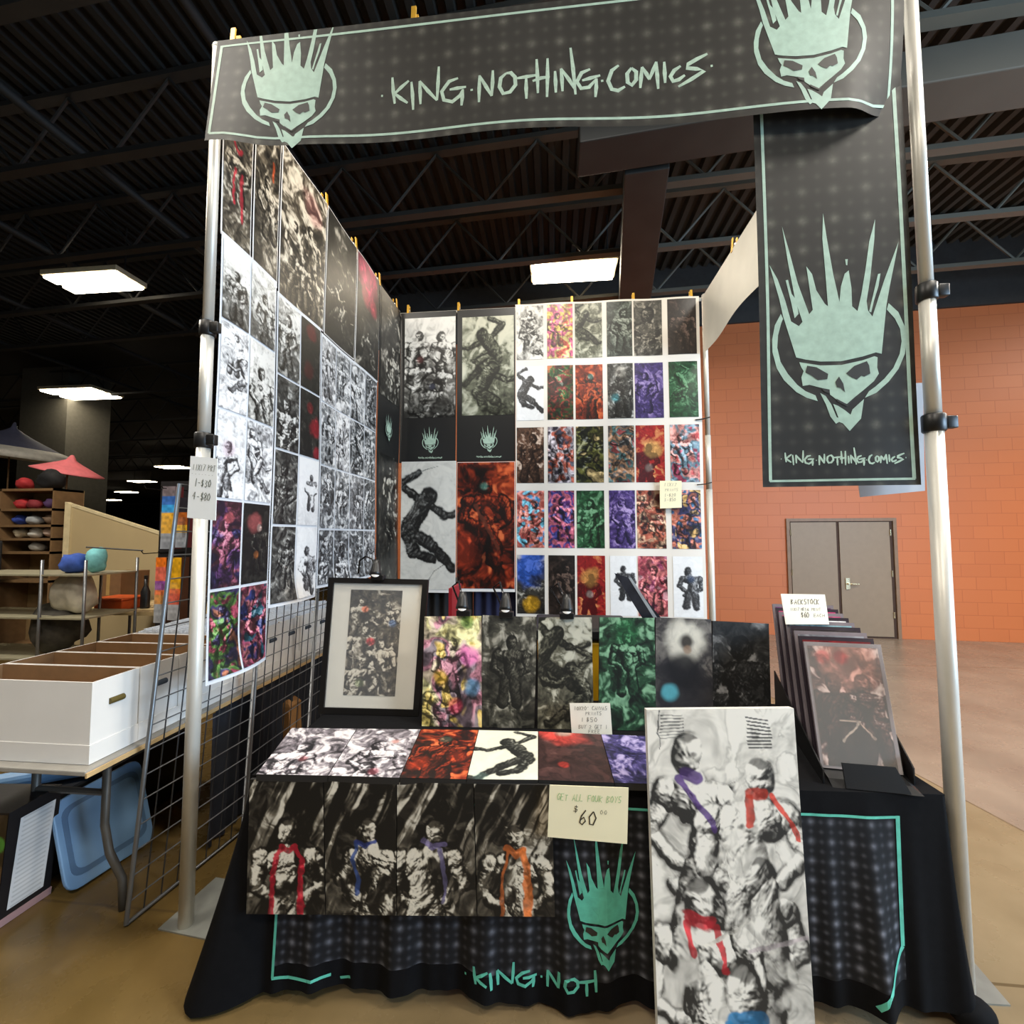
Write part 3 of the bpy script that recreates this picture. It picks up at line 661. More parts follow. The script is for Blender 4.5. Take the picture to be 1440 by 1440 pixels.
# spring clips along the rails
M_clip = mat('brass_yellow_clip', (196, 150, 40), .4, .3)
def clip(p, ax, lab):
    p = np.array(p); t = thing('spring_clip', p, lab, 'clip', 'yellow spring clips on the top rails')
    n = np.array([0, 1, 0]) if ax == 'x' else np.array([1, 0, 0])
    u = np.array([1, 0, 0]) if ax == 'x' else np.array([0, 1, 0])
    for s in (-1, 1):
        MB().hexa([p+n*s*.0225-u*.011+[0, 0, -.03], p+n*s*.0225+u*.011+[0, 0, -.03], p+n*s*.029+u*.011+[0, 0, -.03], p+n*s*.029-u*.011+[0, 0, -.03],
                   p+n*s*.012-u*.011+[0, 0, .085], p+n*s*.012+u*.011+[0, 0, .085], p+n*s*.02+u*.011+[0, 0, .085], p+n*s*.02-u*.011+[0, 0, .085]]).out('clip_jaw', M_clip, t)
    MB().tube([p-u*.014+[0, 0, .03], p+u*.014+[0, 0, .03]], .01, 8).out('clip_spring', M_alu, t)
for i, x in enumerate((.1, .97, 1.66, 2.55)): clip((x, -.012, H), 'x', f'yellow spring clip on the front rail over the header banner, {ordw[i]} from the left')
for i, y in enumerate((.95, 1.4, 1.87, 2.3)): clip((.005, y, H), 'y', f'yellow spring clip on the left rail, {ordw[i]} from the front')
for i, x in enumerate((.1, .63, 1.25, 1.78, 2.38, 2.93)): clip((x, D+.02, H), 'x', f'yellow spring clip on the back rail, {ordw[i]} from the left')
for i, y in enumerate((.75, 1.7)): clip((W-.005, y, H), 'y', f'yellow spring clip on the right rail, {ordw[i]} from the front')
# ================================================================== PRINTS
M_vinyl = mat_print('printed_vinyl', .38, .5); M_canvas = mat_print('printed_canvas', .55, .4); M_gloss = mat_print('printed_glossy', .3, .5, .3)
M_paper = mat('white_print_margin', (228, 230, 230), .4, var=.02); M_blackboard = mat('black_backing', (22, 21, 20), .6)
BW = [(16, 16, 15), (112, 112, 108), (236, 236, 232)]; DK = [(12, 12, 11), (66, 64, 58), (206, 202, 190)]; PALE = [(40, 40, 42), (160, 162, 166), (244, 246, 248)]; WARM = [(16, 14, 12), (108, 100, 86), (226, 218, 200)]
q_ = random.Random(3)
def rfig(asp, crowd=1, tone=(.55, .95)):
    out = []
    for i in range(crowd):
        s = q_.uniform(.1, .15)*(1.15 if crowd == 1 else .85)
        out.append((q_.uniform(.3, .7) if crowd == 1 else q_.uniform(.15, .85), asp*(.25+.0*i if crowd == 1 else (.15+.7*i/crowd)), s, q_.choice(['stand', 'lean', 'stand', 'leap']), q_.uniform(*tone)))
    return out
def sheet_x(y, z): return .004*math.sin(y*9)+.005*math.sin(z*3+y*2)
def left_pos(y0, y1, z1, z0, off, nx, ny, curl=0.):
    y = np.linspace(y0, y1, nx)[None, :]; z = np.linspace(z1, z0, ny)[:, None]
    Y = np.broadcast_to(y, (ny, nx)); Z = np.broadcast_to(z, (ny, nx))
    X = .034+off+.004*np.sin(Y*9)+.005*np.sin(Z*3+Y*2)
    return np.stack([X, Y, Z], 2)
def left_poster(y0, y1, z1, z0, lab, rgbkw, off=0., nx=60, ny=190):
    asp = (z1-z0)/(y1-y0)
    t = thing('vinyl_poster', (.034+off, (y0+y1)/2, z0), lab, 'poster', 'tall posters along the top of the left wall')
    P = left_pos(y0, y1, z1, z0, off, 8, 20); 
    painted('white_margin', P, np.full(P.shape, .8), M_vinyl, t)
    P = left_pos(y0+.008, y1-.008, z1-.008, z0+.008, off+.0025, nx, ny)
    painted('artwork', P, art(nx, ny, asp, **rgbkw), M_vinyl, t); return t
left_poster(.012, .212, 3.95, 3.085, 'poster of a dark inked figure with red streaks, next to the front left upright', dict(seed=11, ramp=WARM, base=.4, streak=.3, figs=[(.5, 1.9, .13, 'stand', .8)], acc=[([(.35, 1.7), (.5, 1.9), (.62, 1.75)], .05, (190, 40, 60)), ([(.4, 2.4), (.35, 3.3)], .05, (190, 40, 60)), ([(.62, 2.4), (.66, 3.6)], .05, (190, 40, 60))]), nx=36)
left_poster(.225, .44, 3.95, 3.07, 'narrow poster of inked figures with light diagonal streaks, second from the front upright', dict(seed=12, ramp=WARM, base=.38, streak=.4, figs=[(.5, 1.6, .15, 'lean', .85)], acc=[([(.7, .9), (.75, 1.4)], .05, (200, 90, 50))]), nx=40)
left_poster(.452, .925, 3.955, 3.05, 'wide dark poster crowded with grey inked figures and a faint pink glow', dict(seed=13, ramp=WARM, base=.42, grad=.35, det=1.0, dens=7, figs=[(.3, .85, .07, 'stand', .9), (.62, .7, .07, 'lean', .85), (.5, 1.2, .065, 'stand', .8), (.75, 1.25, .07, 'lean', .75), (.25, 1.35, .06, 'stand', .6)], blobs=[(.6, .35, .3, (190, 120, 120), .4)]), nx=90)
left_poster(.935, 1.385, 3.955, 3.045, 'dark poster with faint white scribbled figures low down, middle of the left wall', dict(seed=14, ramp=DK, base=.25, grad=.2, det=.7, figs=[(.3, 1.15, .07, 'leap', .8), (.7, 1.35, .06, 'leap', .7)]), nx=80)
left_poster(1.395, 1.845, 3.955, 3.03, 'poster with hot pink dripping over a dark inked figure', dict(seed=15, ramp=DK, base=.25, det=.7, figs=[(.5, 1.35, .07, 'lean', .7)], blobs=[(.5, .22, .55, (236, 60, 120), .95), (.3, .65, .2, (214, 50, 90), .7), (.7, .7, .2, (214, 50, 90), .7)]), nx=70)

def left_sheet(y0, y1, ycols, zrows, lab, specs, off, dens=1.):
    t = thing('print_sheet', (.034+off, (y0+y1)/2, zrows[-1]), lab, 'print sheet', 'hanging sheets of prints on the left wall')
    P = left_pos(y0, y1, zrows[0]+.015, zrows[-1]-.012, off, 16, 60)
    P[:, :, 0] += .03*np.clip((zrows[-1]+.2-P[:, :, 2])/.2, 0, 1)**2*np.sin(np.linspace(0, PI, 16))[None, :]
    painted('white_sheet', P, np.full(P.shape, .7)*np.array([.94, .99, 1.06]), M_vinyl, t)  # bluish paper: cool daylight on the left wall put into the colour
    k = 0
    for r in range(len(zrows)-1):
        for c in range(len(ycols)-1):
            a, b_ = ycols[c]+.007, ycols[c+1]-.007; z1, z0 = zrows[r]-.007, zrows[r+1]+.007
            asp = (z1-z0)/(b_-a); nx = int(46*dens); ny = int(120)
            Q = left_pos(a, b_, z1, z0, off+.003, nx, ny)
            if r == len(zrows)-2:
                fr = (Q[:, :, 1]-y0)/(y1-y0)
                Q[:, :, 0] += .03*np.clip((zrows[-1]+.2-Q[:, :, 2])/.2, 0, 1)**2*np.sin(PI*fr)
            painted('artwork', Q, art(nx, ny, asp, **specs[k]), M_vinyl, t); k += 1
def S(seed, ramp=BW, base=.5, crowd=1, **k):
    asp = k.pop('asp', 1.9)
    d = dict(seed=seed, ramp=ramp, base=base, figs=rfig(asp, crowd)); d.update(k); return d
sA = [S(21, BW, .75, grad=1., figs=[(.5, .8, .13, 'stand', .7)]), S(22, BW, .7, grad=.5, figs=[(.55, .7, .12, 'lean', .85)]), S(23, PALE, .85, crowd=2, det=.9), S(24, BW, .85, figs=[(.45, .75, .16, 'lean', .85)], grad=.3), S(25, PALE, .9, crowd=1, figs=[(.4, .9, .14, 'lean', .8)], blobs=[(.4, 1., .3, (170, 120, 150), .35)]), S(26, PALE, .7, crowd=2, det=1.),
      S(27, DK, .28, hues=[(50, 40, 90), (110, 60, 130), (180, 90, 120), (60, 54, 120)], figs=[(.5, .6, .15, 'stand', .8)], blobs=[(.55, .45, .2, (240, 120, 130), .8)]), S(28, DK, .15, det=.3, figs=[(.62, .62, .11, 'stand', .45)], blobs=[(.4, .5, .32, (230, 120, 120), .75), (.6, .62, .12, (235, 200, 190), .9), (.52, 1.3, .12, (220, 130, 60), .6)]),
      S(29, DK, .32, hues=[(200, 70, 100), (110, 170, 70), (70, 60, 110), (220, 130, 90)], hf=4, figs=[(.4, .5, .15, 'lean', .8)]), S(30, DK, .34, hues=[(40, 100, 120), (200, 80, 120), (220, 120, 130), (50, 60, 130)], hf=4, figs=[(.55, .45, .14, 'lean', .9)])]
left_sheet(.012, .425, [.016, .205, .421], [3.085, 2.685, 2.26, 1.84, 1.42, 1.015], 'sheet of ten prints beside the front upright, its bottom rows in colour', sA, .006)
sB = [S(31, BW, .6, grad=.5), S(32, DK, .15, det=.4, figs=[], blobs=[(.5, .3, .3, (150, 20, 40), .8), (.4, 1.5, .3, (120, 20, 30), .6)]), S(33, BW, .3, figs=[(.45, .7, .2, 'stand', .85)]), S(34, DK, .15, det=.4, figs=[(.4, .6, .12, 'stand', .3)], blobs=[(.75, 1., .4, (220, 40, 60), .85), (.5, .5, .2, (170, 30, 40), .7), (.85, 1.8, .25, (220, 50, 70), .8)]),
      S(35, BW, .3, det=.5), S(36, PALE, .92, det=.2, lines=.2, figs=[(.62, .55, .1, 'stand', .55)], grad=.3), S(37, BW, .3, det=.6), S(38, PALE, .9, det=.2, lines=.2, figs=[(.5, .7, .13, 'lean', .6)])]
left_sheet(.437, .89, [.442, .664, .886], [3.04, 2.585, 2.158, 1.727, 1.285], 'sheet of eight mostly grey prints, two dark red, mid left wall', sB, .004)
sC = [S(40+i, [(24, 25, 27), (128, 132, 136), (240, 242, 244)] if i % 5 else PALE, q_.uniform(.35, .7), crowd=q_.choice([1, 1, 2]), det=.8) for i in range(16)]
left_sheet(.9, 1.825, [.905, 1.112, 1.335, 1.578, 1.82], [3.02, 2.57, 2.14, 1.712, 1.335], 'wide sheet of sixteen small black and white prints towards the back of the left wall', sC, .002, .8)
# tall dark banner in the back left corner
t = thing('vinyl_poster', (.04, 2.1, 1.13), 'tall dark grey banner on the left wall tucked into the back corner', 'poster', 'black bannered posters in the back corner')
Pg = left_pos(1.86, 2.385, 3.955, 1.13, 0, 8, 30); painted('black_sheet', Pg, np.full(Pg.shape, .012), M_vinyl, t)
for k, (z1, z0) in enumerate(((3.9, 2.95), (2.42, 1.14))):
    Pg = left_pos(1.89, 2.36, z1, z0, .003, 50, 150); painted('artwork', Pg, art(50, 150, (z1-z0)/.47, **S(60+k, DK, .3, streak=.3, crowd=2)), M_vinyl, t)
def flat_fn(x): return lambda a, b_, o=1.: (x+.001*o, a, b_)
v1, f1, v2, f2 = emblem(lambda a, b_, o=1.: (.047+.0012*o, a, b_), .00024, 2.08, 2.68, g=.5); n = len(v1)
obj('skull_emblem', v1+v2, f1+[[i+n for i in f] for f in f2], [M_mint, M_black_ink], t, mi=[0]*len(f1)+[1]*len(f2))

# ---------------- back wall
def back_pos(x0, x1, z1, z0, off, nx, ny):
    X, Z = np.meshgrid(np.linspace(x0, x1, nx), np.linspace(z1, z0, ny))
    Y = D-.012-off+.004*np.sin(X*8)*np.clip((3.9-Z), 0, 1)+.006*np.sin(Z*2.5+X)
    return np.stack([X, Y, Z], 2)
ALIEN = [(20, 22, 16), (104, 108, 90), (206, 208, 190)]
for k, (x0, x1, lab, sp) in enumerate(((.03, .612, 'black back wall banner next to the left corner, white inked brawlers above a skull', S(71, BW, .7, grad=.9, asp=1.8, figs=[(.3, .35, .085, 'lean', .85), (.72, .38, .09, 'lean', .85), (.28, .85, .1, 'stand', .8), (.7, .95, .1, 'lean', .7), (.5, 1.3, .12, 'stand', .6)], streak=.3, blobs=[(.3, .82, .1, (170, 90, 90), .5), (.55, 1.35, .08, (100, 110, 150), .5)])),
                                      (.622, 1.212, 'black back wall banner beside the catalogue sheet, grey-green beast artwork above a skull', S(72, ALIEN, .68, grad=.5, asp=1.8, figs=[(.4, .35, .12, 'leap', .45), (.6, 1.0, .12, 'leap', .5)], streak=.35)))):
    t = thing('vinyl_poster', (x0, D-.012, 2.4), lab, 'poster', 'black bannered posters in the back corner')
    P = back_pos(x0, x1, 3.955, 2.4, 0, 10, 30); painted('black_sheet', P, np.full(P.shape, .012), M_vinyl, t)
    a, b_, z1, z0 = ((.075, .605, 3.895, 2.86), (.675, 1.2, 3.875, 2.87))[k]
    P = back_pos(a, b_, z1, z0, .003, 80, 150); painted('artwork', P, art(80, 150, (z1-z0)/(b_-a), **sp), M_vinyl, t)
    cx = (x0+x1)/2+.03
    fb = lambda p, q, o=1.: (p, D-.012-.003-.0015*o+.004*math.sin(p*8)+.006*math.sin(q*2.5+p), q)
    v1, f1, v2, f2 = emblem(fb, .00026, cx, 2.63, g=.1); n = len(v1)
    obj('skull_emblem', v1+v2, f1+[[i+n for i in f] for f in f2], [M_mint, M_black_ink], t, mi=[0]*len(f1)+[1]*len(f2))
    lettering(txt(cx-.13, 2.445, .26, 0., .7), .004, fb, M_mint2, t, .8)
REDR = [(24, 10, 8), (150, 50, 26), (230, 120, 70)]
def back_poster(x0, x1, z1, z0, lab, sp, nx, ny, off=.012):
    t = thing('vinyl_poster', (x0, D-.012-off, z0), lab, 'poster', 'large posters low on the back wall')
    P = back_pos(x0-.0, x1, z1, z0-.02, off, 6, 20); painted('white_margin', P, np.full(P.shape, .8), M_vinyl, t)
    P = back_pos(x0+.004, x1-.004, z1-.004, z0+.01, off+.003, nx, ny); painted('artwork', P, art(nx, ny, (z1-z0)/(x1-x0), **sp), M_vinyl, t)
back_poster(.06, .622, 2.41, 1.125, 'large white poster with a dark leaping acrobat, low on the back wall', dict(seed=81, ramp=[(22, 22, 22), (150, 152, 150), (226, 226, 220)], base=.88, det=.25, lines=.25, figs=[(.5, .62, .16, 'leap', .28)], acc=[([(.02, 1.0), (.2, 1.05), (.3, 1.25)], .012, (60, 60, 60)), ([(.5, 2.2), (.62, 1.95), (.8, 1.85)], .008, (90, 90, 90)), ([(.0, .5), (.3, .22), (.7, .1)], .006, (120, 130, 130))]), 80, 180)
back_poster(.632, 1.208, 2.395, 1.14, 'large red and black poster with a crouching figure, low on the back wall', dict(seed=82, ramp=REDR, base=.35, det=1.1, dens=4, figs=[(.5, .4, .14, 'stand', .55)], blobs=[(.48, .42, .12, (120, 190, 170), .85), (.9, .3, .4, (200, 80, 40), .5), (.1, 1.5, .35, (210, 70, 40), .7), (.5, 1.5, .3, (20, 12, 10), .75), (.45, .15, .2, (25, 15, 10), .6)], acc=[([(.35, .75), (.72, 1.5)], .035, (120, 60, 44)), ([(.42, .72), (.78, 1.46)], .014, (60, 26, 20))]), 80, 180)
# catalogue sheet: 6 x 5 prints
ct = thing('catalogue_sheet', (1.22, D-.02, .9), 'white catalogue sheet hung on the back wall with thirty small colour prints in a grid', 'print sheet')
def cat_pos(x0, x1, z1, z0, off, nx, ny):
    X, Z = np.meshgrid(np.linspace(x0, x1, nx), np.linspace(z1, z0, ny))
    Y = D-.016-off+.006*np.sin(X*10.5)+.004*np.sin(Z*4)
    return np.stack([X, Y, Z-.012*(X-1.2)/1.8], 2)
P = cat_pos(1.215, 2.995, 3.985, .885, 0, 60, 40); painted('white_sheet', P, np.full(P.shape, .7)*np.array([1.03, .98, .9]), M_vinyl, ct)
HU = lambda *h: dict(hues=list(h), hf=4)
RED = ((150, 30, 30), (220, 90, 60), (60, 14, 14)); 
cells = [S(101, BW, .75, crowd=3), S(102, DK, .6, **HU((230, 190, 70), (220, 80, 140), (230, 210, 120), (220, 80, 50))), S(103, ALIEN, .6, figs=[(.4, .4, .14, 'leap', .5)]), S(104, [(20, 24, 20), (84, 94, 86), (170, 180, 170)], .35), S(105, [(22, 22, 20), (88, 86, 78), (170, 166, 154)], .45, figs=[(.5, .5, .25, 'stand', .6)]), S(106, [(24, 18, 16), (58, 46, 42), (120, 100, 92)], .3),
 S(107, PALE, .92, det=.15, lines=.2, figs=[(.5, .5, .15, 'leap', .25)]), S(108, DK, .4, **HU((30, 60, 30), (150, 40, 30), (60, 120, 50), (220, 120, 60))), S(109, REDR, .45, figs=[(.5, .5, .16, 'stand', .6)], blobs=[(.55, .45, .14, (110, 180, 170), .8)]), S(110, BW, .3, figs=[(.5, .55, .16, 'lean', .35)], blobs=[(.5, .35, .35, (236, 232, 220), .7), (.3, 1.4, .25, (90, 180, 190), .8), (.45, .35, .12, (40, 30, 30), .8)]), S(111, [(24, 18, 50), (82, 64, 130), (170, 150, 200)], .45), S(112, [(14, 30, 18), (36, 84, 52), (110, 160, 120)], .45),
 S(113, [(30, 20, 16), (116, 84, 66), (236, 214, 196)], .45, figs=[(.6, .4, .16, 'lean', .5)]), S(114, DK, .55, **HU((70, 70, 90), (200, 90, 60), (200, 190, 200), (60, 50, 70))), S(115, DK, .45, **HU((40, 44, 20), (110, 110, 40), (50, 50, 24), (220, 190, 120))), S(116, DK, .55, **HU((90, 90, 90), (180, 130, 90), (70, 110, 110), (150, 60, 60))), S(117, [(70, 8, 12), (170, 36, 34), (238, 190, 120)], .5, figs=[(.45, .8, .13, 'lean', .2)], det=.3, blobs=[(.6, .9, .4, (236, 190, 110), .7), (.45, 1.5, .2, (220, 200, 190), .6)]), S(118, DK, .6, **HU((210, 70, 70), (230, 150, 140), (120, 160, 180), (190, 60, 100))),
 S(119, DK, .65, figs=[(.6, .5, .14, 'lean', .9)], **HU((50, 150, 210), (230, 130, 110), (180, 70, 60), (90, 190, 220))), S(120, DK, .55, figs=[(.55, .4, .15, 'lean', .9)], **HU((90, 30, 120), (220, 100, 130), (60, 60, 150), (200, 60, 110))), S(121, [(14, 30, 18), (40, 90, 54), (120, 170, 130)], .45), S(122, [(24, 18, 50), (86, 66, 134), (176, 156, 206)], .45), S(123, DK, .5, crowd=2, **HU((60, 20, 16), (190, 90, 60), (230, 180, 140), (110, 30, 26))), S(124, DK, .6, crowd=2, **HU((40, 110, 160), (220, 120, 90), (60, 60, 110), (230, 180, 90))),
 S(125, DK, .5, figs=[], grad=.3, blobs=[(.4, .5, .9, (40, 90, 190), .9), (.7, .9, .3, (30, 34, 40), .8), (.5, 1.75, .35, (224, 170, 40), .9)]), S(126, [(20, 16, 14), (52, 42, 38), (110, 90, 80)], .3), S(127, [(70, 8, 12), (160, 34, 34), (238, 180, 110)], .45, figs=[(.5, .8, .13, 'lean', .2)], det=.3, blobs=[(.5, .8, .42, (226, 170, 90), .7), (.45, 1.4, .18, (220, 200, 190), .7)]), S(128, PALE, .92, det=.15, lines=.2, figs=[(.5, .5, .12, 'lean', .25)]), S(129, DK, .6, figs=[(.55, .5, .15, 'stand', .9)], **HU((150, 40, 90), (230, 120, 120), (180, 60, 80), (220, 150, 160))), S(130, PALE, .92, det=.15, lines=.2, figs=[(.5, .5, .13, 'lean', .4)], blobs=[(.6, .8, .2, (80, 110, 160), .6)])]
CX = [(1.228, 1.494), (1.532, 1.784), (1.806, 2.07), (2.115, 2.359), (2.375, 2.644), (2.696, 2.964)]; CZ = [(3.965, 3.418), (3.346, 2.802), (2.731, 2.181), (2.104, 1.549), (1.478, .914)]
M_cap = mat('caption_ink', (60, 60, 60), .6); M_line = mat('thin_print_border', (70, 68, 66), .6)
k = 0
for r, (z1, z0) in enumerate(CZ):
    for c, (x0, x1) in enumerate(CX):
        P = cat_pos(x0, x1, z1, z0, .003, 44, 84); painted('artwork', P, art(44, 84, (z1-z0)/(x1-x0), **cells[k]), M_vinyl, ct); k += 1
# small price note on the catalogue sheet
M_note = mat('cream_card', (236, 226, 190), .6, var=.03, scale=4); M_card = mat('white_card', (240, 236, 220), .6, var=.02, scale=4); M_pen = mat('dark_marker', (52, 46, 36), .6); M_green = mat('green_marker', (150, 190, 130), .6); M_pencil = mat('faded_marker', (120, 126, 118), .6)
def sign(name, quad, n, lines, lab, card, pen=M_pen, th=.003, group=None):
    """quad TL,TR,BR,BL; lines: (text, u, v, height, width, pen)"""
    TL, TR, BR, BL = [np.array(p, float) for p in quad]; n = np.array(n, float); n /= np.linalg.norm(n)
    t = thing(name, BL, lab, 'sign', group)
    MB().slab([BL, BR, TR, TL], n, th).out('card', card, t)
    wd = np.linalg.norm(TR-TL); ht = np.linalg.norm(TL-BL)
    fn = lambda a, b_, o=1.: tuple((BL*(1-a/wd)+BR*a/wd)*(1-b_/ht)+(TL*(1-a/wd)+TR*a/wd)*b_/ht+n*.0012*o)
    for i, (tx, u, v, h, wid, pn) in enumerate(lines):
        V, Fq = marks(written(tx, u*wd, v*ht, h*ht, wid*wd, .16, seed=i+len(tx)), fn, 9.)
        if V: obj('handwriting', V, Fq, pn or pen, t)
    return t
sign('price_note', [(2.585, D-.05, 2.18), (2.785, D-.05, 2.178), (2.78, D-.052, 1.925), (2.582, D-.052, 1.918)], (0, -1, 0), [('11X17', .18, .8, .12, .6, None), ('PRINTS', .25, .62, .1, .6, None), ('1-$20', .2, .42, .12, .55, None), ('3-$50', .2, .25, .12, .55, None)], 'small cream price note pinned on the catalogue sheet of the back wall', M_note, M_pencil)
# black cable ties at the right edge of the catalogue sheet
for i, z in enumerate((2.75, 2.13)):
    tag(MB().tube([(2.93, D-.03, z+.01), (3.0, D-.035, z+.015), (3.06, D-.04, z+.03)], .006, 6).out('cable_tie', M_blk), f'black cable tie on the right edge of the catalogue sheet, {("upper", "lower")[i]} one', 'cable tie', 'cable ties on the back right upright')
# dark drape below the back wall
M_drape = mat('black_drape', (20, 20, 24), .85); M_navy = mat('navy_drape', (22, 26, 58), .85)
def drape(x0, x1, zt, m, lab, y=D+.0, amp=.02, f=60):
    nx = int((x1-x0)/.012)+2; V = []; Fq = []
    for j in range(2):
        for i in range(nx):
            x = x0+(x1-x0)*i/(nx-1); V.append((x, y+.06+amp*math.sin(x*f)+.006*math.sin(x*23), zt if j == 0 else .01))
    for i in range(nx-1): Fq.append([i, i+nx, i+nx+1, i+1])
    return tag(obj('pipe_drape', V, Fq, m, None, True), lab, 'drape', 'drapes behind the table')
drape(.04, .78, 1.25, M_drape, 'black drape below the left half of the back wall posters')
drape(.78, 1.3, 1.25, M_navy, 'navy drape below the red poster on the back wall', D+.01)
drape(1.3, 2.95, 1.0, M_drape, 'black drape hidden behind the table below the catalogue sheet')

# ================================================================== TABLE
ANG = math.atan(.0425); E1 = np.array([math.cos(ANG), math.sin(ANG), 0]); E2 = np.array([-math.sin(ANG), math.cos(ANG), 0]); TO = np.array([.44, -.212, 0])
TL_, TD, ZT = 2.49, .80, .765
def T(s, d, z): return TO+E1*s+E2*d+np.array([0, 0, z])
tb = thing('folding_table', T(TL_/2, TD/2, 0), 'long folding table hidden under the black printed cloth', 'table')
P = lambda s0, d0, z0, s1, d1, z1: [T(s0, d0, z0), T(s1, d0, z0), T(s1, d1, z0), T(s0, d1, z0), T(s0, d0, z1), T(s1, d0, z1), T(s1, d1, z1), T(s0, d1, z1)]
MB().hexa(P(.02, .02, .715, TL_-.02, TD-.02, .755)).out('table_top', mat('grey_plastic_top', (190, 190, 186), .5), tb)
for s in (.25, TL_-.25):
    for d in (.1, TD-.1): MB().tube([T(s, d, 0), T(s, d, .72)], .014, 10).out('leg', M_steel2, tb)
QT = TD*2+TL_
def hem(q):
    lc = math.exp(-((q-TD)/.2)**2); rc = math.exp(-((q-TD-TL_-.3)/.16)**2)
    return max(.045+.02*math.sin(q*2.6-.6)+.012*math.sin(q*9)-.06*lc-.05*rc, .004)
def cloth(q, tt, o=0.):
    if q < TD: s, d = 0., TD-q
    elif q < TD+TL_: s, d = q-TD, 0.
    else: s, d = TL_, q-TD-TL_
    th = math.radians(-180+90*float(sst(TD-.09, TD+.09, q))+90*float(sst(TD+TL_-.09, TD+TL_+.09, q)))
    nx, ny = math.cos(th), math.sin(th)
    lc = math.exp(-((q-TD)/.2)**2); rc = math.exp(-((q-TD-TL_-.3)/.16)**2)
    fl = .012+.17*lc*(abs(nx)+.15*abs(ny))+.2*rc*(abs(nx)+.15*abs(ny))
    am = 1+.9*float(sst(TD+1.7, TD+2.1, q))
    fo = (.016*math.sin(2*PI*q/.33+.6)+.009*math.sin(2*PI*q/.151+1))*am+.003*math.sin(2*PI*q/.07)
    bunch = .02*float(sst(.8, 1., tt))*rc
    off = .004+tt**1.15*fl+tt*.9*(fo+.018)+bunch*math.sin(q*40)+o*.0012
    z = ZT*(1-tt)+hem(q)*tt
    p = T(s, d, 0)+(E1*nx+E2*ny)*off; return np.array([p[0], p[1], z])
M_cloth = mat('black_table_cloth', (15, 15, 17), .85, var=.15, scale=40, bump=.05, spec=.12)
M_clothp = mat_dotted('printed_table_cloth', (17, 19, 24), (126, 128, 138), .066, .9, .7)
tc_ = thing('table_cloth', T(TL_/2, 0, 0), 'black fitted table cloth printed with a mint skull, border and lettering', 'table cloth')
V = []; Fq = []; MI = []; nq, nt_ = 420, 26
for j in range(nt_):
    for i in range(nq): V.append(cloth(QT*i/(nq-1), j/(nt_-1)))
for j in range(nt_-1):
    for i in range(nq-1):
        a = j*nq+i; Fq.append([a, a+nq, a+nq+1, a+1])
        qq = QT*(i+.5)/(nq-1)-TD; tt = (j+.5)/(nt_-1); MI.append(1 if .12 < qq < 2.33 and .1 < tt < .9 else 0)
obj('skirt', V, Fq, [M_cloth, M_clothp], tc_, True, MI)
MB().hexa(P(-.004, -.004, ZT-.004, TL_+.004, TD, ZT)).out('top_cover', M_cloth, tc_, bevel=.003)
cfn = lambda s, z, o=1.: tuple(cloth(TD+s, (ZT-z)/(ZT-hem(TD+s)), o+1.))
M_mintc = mat('bright_mint_ink', (92, 190, 168), .6, var=.15, scale=30)
V, Fq = marks(bl([(.125, .685), (.125, .085)], .010)+bl([(.122, .085), (.33, .09)], .010)+bl([(.36, .07), (.4, .082)], .009)+bl([(.12, .685), (2.335, .685)], .009)+bl([(2.33, .69), (2.325, .26), (2.2, .1)], .014), cfn, .03)
obj('border_line', V, Fq, M_mintc, tc_)
v1, f1, v2, f2 = emblem(cfn, .00039, 1.305, .382, g=.03, sz=.00043); n = len(v1)
obj('skull_emblem', v1+v2, f1+[[i+n for i in f] for f in f2], [M_mintc, M_black_ink], tc_, mi=[0]*len(f1)+[1]*len(f2))
sr = [s for s in STR2]
lettering([[(.815+(a-sx0)*.66, .098+(b_-sz0)*.44) for a, b_ in s] for s in STR2[:19]], .011, cfn, M_mintc, tc_, .7)
# right-hand fold of cloth bunched on the floor
tag(MB().ball((2.985, -.1, .047), (.07, .055, .045), 8).out('bunched_cloth', M_cloth, smooth=True), 'bunched end of black cloth on the floor by the right upright', 'cloth')

# ---------------- canvases
M_edge = mat('canvas_side', (30, 28, 26), .7); M_wedge = mat('pale_canvas_side', (214, 212, 206), .6)
def canvas(quad, n, th, lab, sp, nx, ny, group, edge=M_edge, cat='canvas print', name='canvas_print'):
    TL, TR, BR, BL = [np.array(p, float) for p in quad]; n = np.array(n, float); n /= np.linalg.norm(n)
    t = thing(name, (BL+BR)/2-n*th/2, lab, cat, group)
    MB().slab([BL, BR, TR, TL], n, th).out('canvas_body', edge, t)
    asp = np.linalg.norm(TL-BL)/np.linalg.norm(TR-TL); sp = dict(sp)
    P = bilin(TL+n*.0012, TR+n*.0012, BL+n*.0012, BR+n*.0012, nx, ny)
    painted('printed_face', P, art(nx, ny, asp, **sp), M_canvas, t); return t
